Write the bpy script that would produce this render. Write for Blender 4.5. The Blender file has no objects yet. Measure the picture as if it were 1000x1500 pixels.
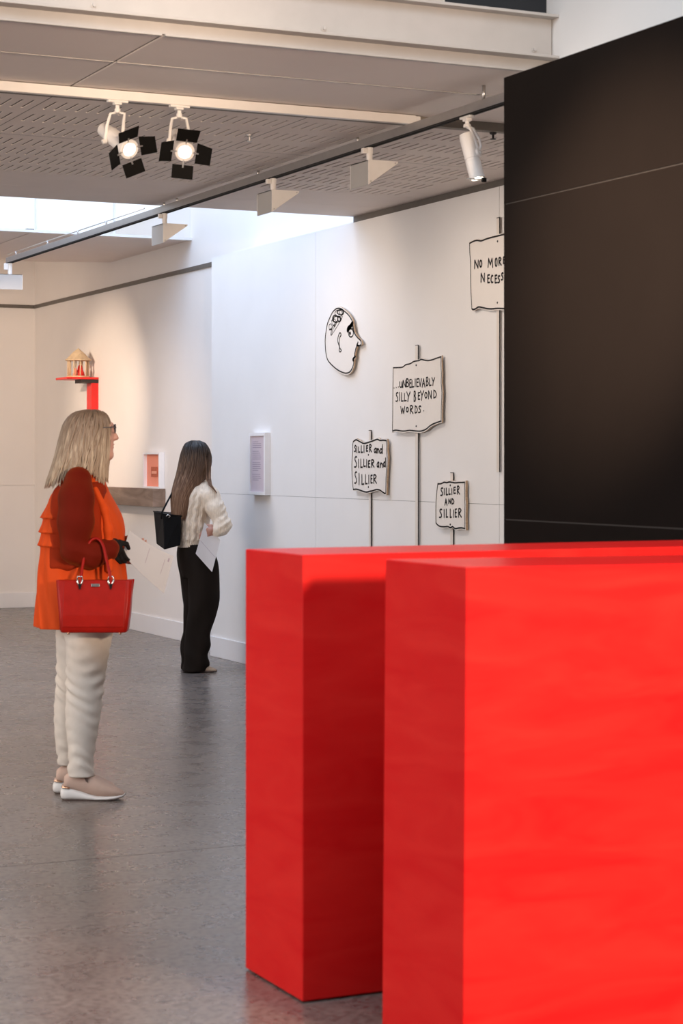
import bpy, bmesh, math, random
import numpy as np
try:
    import openvdb as vdb
except ImportError:
    import pyopenvdb as vdb
from mathutils import Vector, Matrix

SC = bpy.context.scene
COL = SC.collection
random.seed(7)

# ------------------------------------------------------------------ camera
H, F = 1.46, 70.0 / 36.0 * 1500.0            # eye height, focal length in pixels
YAW = math.radians(25.4)                      # camera turned right of the room's long axis
FX, FY = math.sin(YAW), math.cos(YAW)
HOR = 675.0                                   # horizon row (vertical lens shift)
cd = bpy.data.cameras.new('camera')
cam = bpy.data.objects.new('camera', cd)
COL.objects.link(cam)
cam.location = (0, 0, H)
cam.rotation_euler = (math.radians(90), 0, -YAW)
cd.sensor_fit = 'VERTICAL'
cd.sensor_height = 36.0
cd.lens = 70.0
cd.shift_y = -(750.0 - HOR) / 1500.0
cd.clip_end = 200
cd.dof.use_dof = True
cd.dof.focus_distance = 12.5
cd.dof.aperture_fstop = 6.0
SC.camera = cam

# ------------------------------------------------------------------ view, sky, lights
SC.view_settings.view_transform = 'Standard'
SC.view_settings.look = 'None'
SC.view_settings.gamma = 1.0
SC.view_settings.use_curve_mapping = False
SC.view_settings.exposure = 0.0
SC.cycles.use_denoising = True
SC.cycles.max_bounces = 8
SC.cycles.diffuse_bounces = 5
SC.cycles.glossy_bounces = 4
SC.cycles.transparent_max_bounces = 8
SC.cycles.sample_clamp_indirect = 4.0
SC.cycles.caustics_reflective = False
SC.cycles.caustics_refractive = False

wd = bpy.data.worlds.new('sky')
SC.world = wd
wd.use_nodes = True
bg = wd.node_tree.nodes['Background']
bg.inputs['Color'].default_value = (0.90, 0.955, 1.0, 1)
bg.inputs['Strength'].default_value = 1.3

DAY = (0.42, 0.63, 1.0)
WARM = (1.0, 0.76, 0.56)
NEUT = (1.0, 0.90, 0.82)

def area(name, loc, rot, sx, sy, power, color):
    l = bpy.data.lights.new(name, 'AREA')
    l.shape = 'RECTANGLE'; l.size = sx; l.size_y = sy
    l.energy = power; l.color = color
    o = bpy.data.objects.new(name, l); COL.objects.link(o)
    o.location = loc; o.rotation_euler = rot
    return o

def spot(name, loc, target, power, color, angle, blend=0.6, radius=0.05):
    l = bpy.data.lights.new(name, 'SPOT')
    l.energy = power; l.color = color
    l.spot_size = math.radians(angle); l.spot_blend = blend; l.shadow_soft_size = radius
    o = bpy.data.objects.new(name, l); COL.objects.link(o)
    o.location = loc
    d = Vector(target) - Vector(loc)
    o.rotation_euler = d.to_track_quat('-Z', 'Y').to_euler()
    return o

# daylight: rooflight above the mural, rooflight above the near hall, then unseen fill panels added on the left
area('rooflight_daylight_mural', (3.7, 13.2, 4.55), (0, 0, 0), 3.6, 3.0, 118, DAY)
area('rooflight_daylight_hall', (2.2, 3.0, 5.1), (0, 0, 0), 3.4, 3.6, 130, (.74, .87, 1.0))
area('daylight_fill_left_high', (-5.8, 4.2, 4.3), (0, math.radians(-90), 0), 1.4, 6.0, 235, (.80, .90, 1.0))  # unseen panel added to brighten the white wall at upper right
area('daylight_fill_left_low', (-5.9, 9.6, 1.9), (0, math.radians(-102), 0), 2.6, 5.6, 300, (1.0, .86, .76))  # unseen fill panel added to light the middle of the gallery
# track lamps, then added gallery fill spots
spot('track_lamp_carousel', (2.6, 15.6, 3.12), (5.70, 16.95, 1.92), 400, WARM, 38, 0.9, 0.03)
spot('track_lamp_ledge', (3.4, 13.6, 3.0), (5.76, 16.2, 1.4), 45, WARM, 40, 0.9, 0.03)
spot('track_lamp_plinths', (3.75, -1.6, 2.5), (3.0, 4.2, 0.75), 2700, WARM, 44, 0.8, 0.35)
spot('track_lamp_partition', (0.4, 3.4, 3.4), (3.8, 5.75, 2.15), 4200, WARM, 21, 1.0, 0.05)
spot('track_lamp_beam', (1.0, 1.2, 2.55), (2.0, 7.6, 3.15), 1200, WARM, 26, 1.0, 0.08)
spot('track_lamp_beam', (1.6, 1.2, 2.55), (3.5, 7.6, 3.15), 1200, WARM, 26, 1.0, 0.08)
for i_, (lx, ly, tx, ty, tz, pw_) in enumerate(((1.2, 12.2, 3.6, 14.8, .3, 25), (1.4, 9.4, 2.2, 9.6, 0, 70), (1.2, 14.6, 4.2, 19.2, 1.7, 500), (1.0, 6.2, 1.4, 6.6, 0, 60), (3.0, 13.4, 5.7, 15.9, 1.0, 170))):
    spot('gallery_fill_spot', (lx, ly, 2.94), (tx, ty, tz), pw_, WARM, (54 if lx > 2.5 else 70) if ly > 12.5 else 100, 1.0, .05)  # unseen warm spots added to brighten floor and rear walls
WASH = 26                                     # wall washer power

# ------------------------------------------------------------------ picture ray helpers (real distances)
def ray(u, v):
    a = (u - 500.0) / F
    return Vector((FX + FY * a, FY - FX * a, (HOR - v) / F))
def on_x(u, v, x):
    d = ray(u, v); t = x / d.x
    return Vector((x, d.y * t, H + d.z * t))
def on_y(u, v, y):
    d = ray(u, v); t = y / d.y
    return Vector((d.x * t, y, H + d.z * t))
def on_z(u, v, z):
    d = ray(u, v); t = (z - H) / d.z
    return Vector((d.x * t, d.y * t, z))
def at_t(u, v, t):
    d = ray(u, v)
    return Vector((d.x * t, d.y * t, H + d.z * t))

# ------------------------------------------------------------------ materials
def mat(name, color, rough=0.5, metal=0.0, var=0.0, vscale=8.0, stretch=(1, 1, 1), bump=0.0, bscale=60.0,
        emit=None, spec=0.5, sheen=0.0, tint=(1, 1, 1)):
    m = bpy.data.materials.new(name); m.use_nodes = True
    nt = m.node_tree; b = nt.nodes['Principled BSDF']
    c = (*color, 1)
    b.inputs['Base Color'].default_value = c
    b.inputs['Roughness'].default_value = rough
    b.inputs['Metallic'].default_value = metal
    b.inputs['Specular IOR Level'].default_value = spec
    if sheen: b.inputs['Sheen Weight'].default_value = sheen; b.inputs['Sheen Tint'].default_value = (*tint, 1)
    tc = nt.nodes.new('ShaderNodeTexCoord')
    mp = nt.nodes.new('ShaderNodeMapping'); mp.inputs['Scale'].default_value = stretch
    nt.links.new(tc.outputs['Object'], mp.inputs['Vector'])
    if var > 0:
        n = nt.nodes.new('ShaderNodeTexNoise'); n.inputs['Scale'].default_value = vscale
        n.inputs['Detail'].default_value = 6
        nt.links.new(mp.outputs['Vector'], n.inputs['Vector'])
        r = nt.nodes.new('ShaderNodeValToRGB')
        r.color_ramp.elements[0].position = 0.3; r.color_ramp.elements[1].position = 0.7
        r.color_ramp.elements[0].color = (*[max(0, x * (1 - var)) for x in color], 1)
        r.color_ramp.elements[1].color = (*[min(1, x * (1 + var)) for x in color], 1)
        nt.links.new(n.outputs['Fac'], r.inputs['Fac'])
        nt.links.new(r.outputs['Color'], b.inputs['Base Color'])
    if bump > 0:
        n2 = nt.nodes.new('ShaderNodeTexNoise'); n2.inputs['Scale'].default_value = bscale
        n2.inputs['Detail'].default_value = 4
        nt.links.new(mp.outputs['Vector'], n2.inputs['Vector'])
        bp = nt.nodes.new('ShaderNodeBump'); bp.inputs['Strength'].default_value = bump
        bp.inputs['Distance'].default_value = 0.01
        nt.links.new(n2.outputs['Fac'], bp.inputs['Height'])
        nt.links.new(bp.outputs['Normal'], b.inputs['Normal'])
    if emit:
        b.inputs['Emission Color'].default_value = (*emit[0], 1)
        b.inputs['Emission Strength'].default_value = emit[1]
    return m

def mat_floor():
    m = bpy.data.materials.new('polished_concrete'); m.use_nodes = True
    nt = m.node_tree; b = nt.nodes['Principled BSDF']; L = nt.links.new
    tc = nt.nodes.new('ShaderNodeTexCoord')
    def noise(scale, detail, rough=0.55):
        n = nt.nodes.new('ShaderNodeTexNoise'); n.inputs['Scale'].default_value = scale
        n.inputs['Detail'].default_value = detail; n.inputs['Roughness'].default_value = rough
        L(tc.outputs['Object'], n.inputs['Vector']); return n
    big = noise(0.9, 5); mid = noise(7, 4); fine = noise(42, 3)
    r1 = nt.nodes.new('ShaderNodeValToRGB'); e = r1.color_ramp.elements
    e[0].position = .3; e[0].color = (.162, .138, .126, 1); e[1].position = .7; e[1].color = (.228, .193, .173, 1)
    L(big.outputs['Fac'], r1.inputs['Fac'])
    r2 = nt.nodes.new('ShaderNodeValToRGB'); e = r2.color_ramp.elements
    e[0].position = .36; e[0].color = (.38, .36, .35, 1); e[1].position = .56; e[1].color = (1, 1, 1, 1)
    L(fine.outputs['Fac'], r2.inputs['Fac'])
    r3 = nt.nodes.new('ShaderNodeValToRGB'); e = r3.color_ramp.elements
    e[0].position = .3; e[0].color = (.80, .79, .79, 1); e[1].position = .65; e[1].color = (1.08, 1.06, 1.04, 1)
    L(mid.outputs['Fac'], r3.inputs['Fac'])
    m1 = nt.nodes.new('ShaderNodeMix'); m1.data_type = 'RGBA'; m1.blend_type = 'MULTIPLY'; m1.inputs['Factor'].default_value = .75
    L(r1.outputs['Color'], m1.inputs['A']); L(r2.outputs['Color'], m1.inputs['B'])
    m2 = nt.nodes.new('ShaderNodeMix'); m2.data_type = 'RGBA'; m2.blend_type = 'MULTIPLY'; m2.inputs['Factor'].default_value = 1
    L(m1.outputs['Result'], m2.inputs['A']); L(r3.outputs['Color'], m2.inputs['B'])
    L(m2.outputs['Result'], b.inputs['Base Color'])
    mr = nt.nodes.new('ShaderNodeMapRange'); mr.inputs['To Min'].default_value = .20; mr.inputs['To Max'].default_value = .36
    L(mid.outputs['Fac'], mr.inputs['Value']); L(mr.outputs['Result'], b.inputs['Roughness'])
    bp = nt.nodes.new('ShaderNodeBump'); bp.inputs['Strength'].default_value = .06; bp.inputs['Distance'].default_value = .004
    L(fine.outputs['Fac'], bp.inputs['Height']); L(bp.outputs['Normal'], b.inputs['Normal'])
    b.inputs['Specular IOR Level'].default_value = .6
    return m

def mat_red():
    m = bpy.data.materials.new('red_stained_plywood'); m.use_nodes = True
    nt = m.node_tree; b = nt.nodes['Principled BSDF']; L = nt.links.new
    tc = nt.nodes.new('ShaderNodeTexCoord')
    mp = nt.nodes.new('ShaderNodeMapping'); mp.inputs['Scale'].default_value = (1.1, 1.1, 5.0)
    L(tc.outputs['Object'], mp.inputs['Vector'])
    n = nt.nodes.new('ShaderNodeTexNoise'); n.inputs['Scale'].default_value = 2.2
    n.inputs['Detail'].default_value = 7; n.inputs['Distortion'].default_value = 1.2
    L(mp.outputs['Vector'], n.inputs['Vector'])
    r = nt.nodes.new('ShaderNodeValToRGB'); e = r.color_ramp.elements
    e[0].position = .3; e[0].color = (.66, .012, .013, 1); e[1].position = .72; e[1].color = (.73, .026, .021, 1)
    L(n.outputs['Fac'], r.inputs['Fac']); L(r.outputs['Color'], b.inputs['Base Color'])
    b.inputs['Roughness'].default_value = .32
    b.inputs['Specular IOR Level'].default_value = .05
    return m

def mat_wood(name, c0, c1, scale=3.0, stretch=(1, 1, 1), rough=.6):
    m = bpy.data.materials.new(name); m.use_nodes = True
    nt = m.node_tree; b = nt.nodes['Principled BSDF']; L = nt.links.new
    tc = nt.nodes.new('ShaderNodeTexCoord')
    mp = nt.nodes.new('ShaderNodeMapping'); mp.inputs['Scale'].default_value = stretch
    L(tc.outputs['Object'], mp.inputs['Vector'])
    n = nt.nodes.new('ShaderNodeTexNoise'); n.inputs['Scale'].default_value = scale
    n.inputs['Detail'].default_value = 8; n.inputs['Distortion'].default_value = 1.5
    L(mp.outputs['Vector'], n.inputs['Vector'])
    r = nt.nodes.new('ShaderNodeValToRGB'); e = r.color_ramp.elements
    e[0].position = .3; e[0].color = (*c0, 1); e[1].position = .7; e[1].color = (*c1, 1)
    L(n.outputs['Fac'], r.inputs['Fac']); L(r.outputs['Color'], b.inputs['Base Color'])
    b.inputs['Roughness'].default_value = rough
    return m

def mat_hair(name, root, tip, light, zlo, zhi):
    m = bpy.data.materials.new(name); m.use_nodes = True
    nt = m.node_tree; b = nt.nodes['Principled BSDF']; L = nt.links.new
    tc = nt.nodes.new('ShaderNodeTexCoord')
    sx = nt.nodes.new('ShaderNodeSeparateXYZ'); L(tc.outputs['Object'], sx.inputs['Vector'])
    mr = nt.nodes.new('ShaderNodeMapRange'); mr.inputs['From Min'].default_value = zlo; mr.inputs['From Max'].default_value = zhi
    L(sx.outputs['Z'], mr.inputs['Value'])
    r = nt.nodes.new('ShaderNodeValToRGB'); e = r.color_ramp.elements
    e[0].position = 0; e[0].color = (*tip, 1); e[1].position = 1; e[1].color = (*root, 1)
    L(mr.outputs['Result'], r.inputs['Fac'])
    mp = nt.nodes.new('ShaderNodeMapping'); mp.inputs['Scale'].default_value = (1, 1, .07)
    L(tc.outputs['Object'], mp.inputs['Vector'])
    n = nt.nodes.new('ShaderNodeTexNoise'); n.inputs['Scale'].default_value = 75; n.inputs['Detail'].default_value = 3
    L(mp.outputs['Vector'], n.inputs['Vector'])
    r2 = nt.nodes.new('ShaderNodeValToRGB'); e = r2.color_ramp.elements
    e[0].position = .48; e[0].color = (0, 0, 0, 1); e[1].position = .72; e[1].color = (1, 1, 1, 1)
    L(n.outputs['Fac'], r2.inputs['Fac'])
    mx = nt.nodes.new('ShaderNodeMix'); mx.data_type = 'RGBA'
    ml = nt.nodes.new('ShaderNodeMath'); ml.operation = 'MULTIPLY'; ml.use_clamp = True
    iv = nt.nodes.new('ShaderNodeMapRange'); iv.inputs['From Min'].default_value = 1.05; iv.inputs['From Max'].default_value = .45; iv.inputs['To Max'].default_value = .8
    L(mr.outputs['Result'], iv.inputs['Value'])
    L(r2.outputs['Color'], ml.inputs[0]); L(iv.outputs['Result'], ml.inputs[1])
    L(ml.outputs[0], mx.inputs['Factor']); L(r.outputs['Color'], mx.inputs['A']); mx.inputs['B'].default_value = (*light, 1)
    L(mx.outputs['Result'], b.inputs['Base Color'])
    b.inputs['Roughness'].default_value = .42
    b.inputs['Specular IOR Level'].default_value = .4
    return m

def mat_knit():
    m = mat('cream_cable_knit', (.80, .69, .565), .9, var=.12, vscale=30, sheen=.2)
    nt = m.node_tree; b = nt.nodes['Principled BSDF']; L = nt.links.new
    tc = nt.nodes.new('ShaderNodeTexCoord')
    w1 = nt.nodes.new('ShaderNodeTexWave'); w1.inputs['Scale'].default_value = 22; w1.inputs['Distortion'].default_value = 3.5
    w1.inputs['Detail Scale'].default_value = 3; w1.bands_direction = 'X'
    L(tc.outputs['Object'], w1.inputs['Vector'])
    bp = nt.nodes.new('ShaderNodeBump'); bp.inputs['Strength'].default_value = .3; bp.inputs['Distance'].default_value = .008
    L(w1.outputs['Fac'], bp.inputs['Height']); L(bp.outputs['Normal'], b.inputs['Normal'])
    return m

def mat_glass(name, tint=(.9, .95, 1)):
    m = bpy.data.materials.new(name); m.use_nodes = True
    nt = m.node_tree; nt.nodes.remove(nt.nodes['Principled BSDF'])
    t = nt.nodes.new('ShaderNodeBsdfTransparent'); t.inputs['Color'].default_value = (*tint, 1)
    g = nt.nodes.new('ShaderNodeBsdfGlossy'); g.inputs['Roughness'].default_value = .05
    x = nt.nodes.new('ShaderNodeMixShader'); x.inputs['Fac'].default_value = .05
    o = nt.nodes['Material Output']
    nt.links.new(t.outputs[0], x.inputs[1]); nt.links.new(g.outputs[0], x.inputs[2]); nt.links.new(x.outputs[0], o.inputs['Surface'])
    return m

M = dict(
    floor=mat_floor(), red=mat_red(),
    wall=mat('white_wall_paint', (.80, .78, .765), .75, var=.015, vscale=3, bump=.03, bscale=180),
    wall2=mat('white_wall_paint_rear', (.80, .765, .74), .75, var=.015, vscale=3, bump=.03, bscale=180),
    base=mat('white_gloss_paint', (.80, .79, .80), .45, var=.015, vscale=5),
    trim=mat('grey_shadow_trim', (.13, .115, .10), .55, var=.08, vscale=20),
    dark=mat('dark_recess', (.012, .011, .010), .9, var=.1),
    black=mat('black_partition_paint', (.010, .0075, .0065), .45, var=.10, vscale=1.4, bump=.015, bscale=300, spec=.02),
    seam=mat('black_partition_joint', (.034, .028, .025), .6, var=.1),
    ceil=mat('perforated_ceiling_board', (.74, .665, .62), .7, var=.02, vscale=4),
    soffit=mat('soffit_board', (.82, .745, .70), .65, var=.02, vscale=2),
    steel=mat('cream_painted_steel', (.44, .42, .405), .45, var=.03, vscale=12, bump=.02, bscale=90),
    white=mat('white_powder_coat', (.82, .79, .76), .4, var=.02, vscale=20),
    wshade=mat('shaded_white_coat', (.42, .405, .39), .5, var=.02),  # shaded side of the white washer housings, put into a grey colour
    grey=mat('grey_aluminium', (.36, .345, .34), .38, .6, var=.04, vscale=20),
    galv=mat('brushed_steel', (.6, .58, .56), .3, .9, var=.04),
    flap=mat('black_flap_metal', (.005, .0045, .004), .7, var=.1, spec=.1),
    lens=mat('lit_lens', (1, .95, .85), .3, emit=((1, .93, .82), 22)),
    wlens=mat('washer_diffuser', (.9, .88, .84), .4, var=.02),
    ply=mat_wood('plywood_edge', (.42, .28, .17), (.60, .43, .28), 12, (1, 1, 8)),
    signw=mat('cutout_white_paint', (.78, .735, .69), .7, var=.015, vscale=10),
    ink=mat('black_ink_line', (.012, .010, .010), .6, var=.1),
    stick=mat('pale_painted_stick', (.72, .66, .60), .6, var=.05, vscale=20, stretch=(1, 1, .2)),
    ledge=mat_wood('weathered_brown_timber', (.16, .105, .075), (.30, .215, .165), 6, (1, .35, 1.4), .65),
    frame=mat('white_frame_paint', (.82, .81, .82), .45, var=.01),
    coral=mat('coral_mount', (.85, .30, .20), .7, var=.03),
    coral2=mat('coral_print_block', (.50, .12, .06), .7, var=.15, vscale=60),
    coral3=mat('coral_print_pale', (.82, .36, .25), .7, var=.06, vscale=60),
    page=mat('printed_page', (.62, .53, .58), .6, var=.03, vscale=4),
    text=mat('grey_print', (.36, .29, .36), .7, var=.05),
    carved=mat_wood('pale_carved_wood', (.58, .42, .25), (.76, .60, .40), 10, (1, 1, 1.5)),
    redpaint=mat('red_gloss_paint', (.72, .018, .012), .4, var=.05),
    blackpaint=mat('black_bracket_paint', (.02, .016, .014), .5, var=.1),
    paper=mat('white_paper', (.74, .72, .74), .7, var=.01),
    skin=mat('skin', (.58, .31, .235), .5, var=.05, vscale=30),
    skin2=mat('skin_tan', (.44, .22, .165), .5, var=.05, vscale=30),
    lips=mat('lips', (.42, .10, .09), .4, var=.05),
    orange=mat('orange_chiffon', (.60, .062, .007), .75, var=.10, vscale=9, stretch=(1, 1, .4), bump=.12, bscale=26, sheen=.2, tint=(1, .2, .03), spec=.15),
    sheer=mat('dark_orange_sleeve', (.115, .006, .0015), .8, var=.12, vscale=7, bump=.08, bscale=20, sheen=.22, tint=(1, .25, .05), spec=.1),
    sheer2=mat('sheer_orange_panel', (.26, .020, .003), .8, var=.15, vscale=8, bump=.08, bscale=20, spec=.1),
    paper2=mat('grey_white_paper', (.56, .545, .56), .7, var=.01),
    cream=mat('cream_denim', (.70, .63, .555), .85, var=.05, vscale=18, bump=.10, bscale=40),
    blush=mat('blush_suede', (.58, .41, .33), .8, var=.05, vscale=30),
    sole=mat('white_sole', (.80, .77, .74), .5, var=.02),
    outsole=mat('brown_outsole', (.13, .085, .07), .7, var=.1),
    gold=mat('rose_gold_strip', (.80, .50, .33), .18, 1.0, var=.03),
    glove=mat('black_knit', (.010, .009, .009), .9, var=.15, vscale=60, spec=.2),
    bagred=mat('red_leather', (.30, .008, .004), .38, var=.10, vscale=25, bump=.03, bscale=220, spec=.15),
    chrome=mat('polished_nickel', (.75, .72, .68), .15, 1.0, var=.02),
    glasses=mat('dark_spectacle_frame', (.05, .05, .06), .3, var=.05),
    knit=mat_knit(),
    trousers=mat('black_brown_cord', (.014, .010, .008), .85, var=.2, vscale=12, stretch=(1, 1, .2), bump=.1, bscale=30, spec=.1),
    blackbag=mat('black_leather', (.006, .006, .007), .6, var=.1, spec=.12),
    beige=mat('beige_suede', (.52, .40, .30), .8, var=.05),
    hair1=mat_hair('blonde_hair', (.20, .13, .085), (.36, .26, .175), (.62, .49, .35), 1.38, 1.67),
    hair2=mat_hair('brown_ombre_hair', (.018, .012, .010), (.17, .085, .045), (.30, .18, .11), 1.20, 1.56),
    glass=mat_glass('window_glass', (.97, .98, 1)),
    skydark=mat('dark_upper_glazing', (.008, .010, .014), .25, var=.05),
)

# ------------------------------------------------------------------ mesh helpers
class MB:
    def __init__(s): s.v = []; s.f = []; s.m = []; s.sm = False
    def add(s, vs, fs, mi=0):
        o = len(s.v); s.v += [tuple(p) for p in vs]
        for f in fs: s.f.append([i + o for i in f]); s.m.append(mi)
        return s
    def box(s, a, b, mi=0):
        x0, y0, z0 = [min(a[i], b[i]) for i in range(3)]; x1, y1, z1 = [max(a[i], b[i]) for i in range(3)]
        return s.add([(x0, y0, z0), (x1, y0, z0), (x1, y1, z0), (x0, y1, z0), (x0, y0, z1), (x1, y0, z1), (x1, y1, z1), (x0, y1, z1)],
                     [(0, 3, 2, 1), (4, 5, 6, 7), (0, 1, 5, 4), (1, 2, 6, 5), (2, 3, 7, 6), (3, 0, 4, 7)], mi)
    def hexa(s, p, mi=0):          # 8 points, bottom ring then top ring
        return s.add(p, [(0, 3, 2, 1), (4, 5, 6, 7), (0, 1, 5, 4), (1, 2, 6, 5), (2, 3, 7, 6), (3, 0, 4, 7)], mi)
    def tube(s, path, r, n=8, mi=0, cap=True):
        path = [Vector(p) for p in path]; k = len(path)
        rs = r if isinstance(r, (list, tuple)) else [r] * k
        o = len(s.v); up = None
        for i, p in enumerate(path):
            d = (path[min(i + 1, k - 1)] - path[max(i - 1, 0)]).normalized()
            if up is None:
                up = Vector((0, 0, 1)) if abs(d.z) < .9 else Vector((1, 0, 0))
            a = d.cross(up).normalized(); b = d.cross(a).normalized(); up = b.cross(d) * 1.0
            up = -b
            for j in range(n):
                t = 2 * math.pi * j / n
                s.v.append(tuple(p + a * (rs[i] * math.cos(t)) + b * (rs[i] * math.sin(t))))
        for i in range(k - 1):
            for j in range(n):
                s.f.append([o + i * n + j, o + i * n + (j + 1) % n, o + (i + 1) * n + (j + 1) % n, o + (i + 1) * n + j]); s.m.append(mi)
        if cap:
            s.f.append([o + j for j in range(n)][::-1]); s.m.append(mi)
            s.f.append([o + (k - 1) * n + j for j in range(n)]); s.m.append(mi)
        return s
    def rings(s, rings, mi=0, cap=True):
        n = len(rings[0]); o = len(s.v)
        for r in rings: s.v += [tuple(p) for p in r]
        for i in range(len(rings) - 1):
            for j in range(n):
                s.f.append([o + i * n + j, o + i * n + (j + 1) % n, o + (i + 1) * n + (j + 1) % n, o + (i + 1) * n + j]); s.m.append(mi)
        if cap:
            s.f.append([o + j for j in range(n)][::-1]); s.m.append(mi)
            s.f.append([o + (len(rings) - 1) * n + j for j in range(n)]); s.m.append(mi)
        return s
    def lathe(s, c, prof, n=24, mi=0):         # profile of (r, z) about vertical axis at c
        R = [[(c[0] + r * math.cos(2 * math.pi * j / n), c[1] + r * math.sin(2 * math.pi * j / n), c[2] + z) for j in range(n)] for r, z in prof]
        return s.rings(R, mi)
    def prism(s, poly, off, mi=0, mside=None):  # planar polygon extruded by vector off
        n = len(poly); o = len(s.v); off = Vector(off)
        s.v += [tuple(p) for p in poly] + [tuple(Vector(p) + off) for p in poly]
        s.f.append([o + i for i in range(n)]); s.m.append(mi)
        s.f.append([o + n + i for i in range(n)][::-1]); s.m.append(mi)
        for i in range(n):
            j = (i + 1) % n
            s.f.append([o + j, o + i, o + n + i, o + n + j]); s.m.append(mi if mside is None else mside)
        return s

def link(name, me, parent=None, kind=None):
    o = bpy.data.objects.new(name, me); COL.objects.link(o)
    if parent is not None: o.parent = parent
    if kind: o['kind'] = kind
    return o

def obj(name, mb, mats, parent=None, kind=None, smooth=False, bevel=0.0, local=False, origin=None):
    """one mesh object; coordinates are world ones unless local"""
    me = bpy.data.meshes.new(name)
    off = Vector((0, 0, 0))
    if not local:
        q = parent
        while q is not None: off += q.location; q = q.parent
    org = Vector(origin) if origin is not None else Vector((0, 0, 0))
    me.from_pydata([tuple(Vector(p) - off - org) for p in mb.v], [], mb.f)
    if not isinstance(mats, (list, tuple)): mats = [mats]
    for m in mats: me.materials.append(m)
    me.polygons.foreach_set('material_index', mb.m)
    bm = bmesh.new(); bm.from_mesh(me)
    bmesh.ops.recalc_face_normals(bm, faces=bm.faces)
    if bevel > 0:
        es = [e for e in bm.edges if len(e.link_faces) == 2 and e.calc_face_angle(0) > .6]
        bmesh.ops.bevel(bm, geom=es, offset=bevel, segments=2, affect='EDGES', profile=.5)
    bm.to_mesh(me); bm.free()
    if smooth: me.polygons.foreach_set('use_smooth', [True] * len(me.polygons))
    me.update()
    o = link(name, me, parent, kind)
    if origin is not None: o.location = org
    return o

def tag(o, label=None, cat=None, group=None):
    if label: o['label'] = label
    if cat: o['category'] = cat
    if group: o['group'] = group
    return o

def thing(name, label, cat, loc=(0, 0, 0), group=None, rz=0.0):
    o = bpy.data.objects.new(name, None); COL.objects.link(o)
    o.empty_display_size = .1
    o.location = loc; o.rotation_euler = (0, 0, rz)
    return tag(o, label, cat, group)

def copy_tree(o, parent=None):
    c = o.copy(); COL.objects.link(c)
    c.parent = parent
    for ch in list(o.children): copy_tree(ch, c)
    return c

def struct(name, loc=(0, 0, 0)):
    o = bpy.data.objects.new(name, None); COL.objects.link(o)
    o.location = loc; o['kind'] = 'structure'
    return o

# ------------------------------------------------------------------ the room
XM, XL = 5.52, 5.76            # mural wall face, rear right-hand wall face
Y0, YE = 13.88, 19.26          # far end of the mural wall, end wall
ZC, ZS = 3.02, 3.06            # perforated ceiling, front soffit
YF_ = 14.92
YB, YL, YP = 7.05, 8.20, 11.47 # beam line, step line, end of the perforated ceiling
XMIN, YMIN = -6.0, -4.0

# floor: slabs with saw-cut joints
fl = struct('floor')
base = obj('subfloor', MB().box((XMIN, YMIN, -.20), (6.2, 20, -.06)), M['dark'], fl)
ys = [YMIN, 2.10, 6.99, 11.88, 16.77, 19.9]
for a, b in zip(ys, ys[1:]):
    obj('floor_slab', MB().box((XMIN, a + .003, -.06), (6.1, b - .003, 0)), M['floor'], fl)

# mural wall, panels 1.2 m wide in two heights
wr = struct('wall_right')
obj('wall_core', MB().box((XM + .012, 7.0, 0), (XM + .20, Y0, 2.95)), M['dark'], wr)
seam_y = on_x(462, 600, XM).y
ycuts = [seam_y - 4.88, seam_y - 2.44, seam_y, Y0]
ycuts[0] = 7.0
for a, b in zip(ycuts, ycuts[1:]):
    for z0, z1 in ((0, 1.217), (1.217, 2.98)):
        obj('wall_panel', MB().box((XM, a + (.0016 if a > 7 else 0), z0 + (.001 if z0 else 0)), (XM + .02, b - (.0016 if b < Y0 else 0), z1 - (.001 if z0 == 0 else 0))), M['wall'], wr)
obj('wall_end', MB().box((XM, Y0, 0), (XL + .02, Y0 + .012, 2.98)), M['wall'], wr)
obj('wall_cap', MB().box((XM + .05, 7.0, 2.95), (XM + .22, Y0 - .25, 3.0)), M['wall'], wr)
obj('baseboard_right', MB().box((XM - .014, 7.0, 0), (XM, Y0 + .012, .15)), M['base'], None, 'structure', bevel=.003)

# rear right-hand wall, its rail and the upper wall beside the rooflight
w2 = struct('wall_right_rear')
obj('lower_wall', MB().box((XL, Y0, 0), (XL + .2, YE, 2.98)), M['wall2'], w2)
obj('upper_wall', MB().box((XL, YP, 2.98), (XL + .2, YF_, 4.9)).box((XL, YF_, 2.98), (XL + .2, YE, 3.52)), M['wall2'], w2)
obj('trim_1', MB().box((XL - .012, Y0, 2.978), (XL + .01, YE, 3.012)), M['trim'], None, 'structure')
obj('baseboard_right_rear', MB().box((XL - .014, Y0 + .012, 0), (XL, YE, .15)), M['base'], None, 'structure', bevel=.003)
wb = struct('wall_back')
obj('lower_wall', MB().box((XMIN, YE, 0), (6.2, YE + .2, 1.215)), M['wall2'], wb)
obj('upper_wall', MB().box((XMIN, YE, 1.217), (6.2, YE + .2, 3.58)), M['wall2'], wb)
obj('trim_2', MB().box((XMIN, YE - .012, 2.978), (XL - .012, YE + .01, 3.012)), M['trim'], None, 'structure')
obj('baseboard_back', MB().box((XMIN, YE - .014, 0), (XL - .014, YE, .15)), M['base'], None, 'structure', bevel=.003)
# shadow trim above the mural
obj('trim_3', MB().box((XM + .01, 7.0, 2.975), (XM + .06, YP, 3.02)), M['trim'], None, 'structure')

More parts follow.
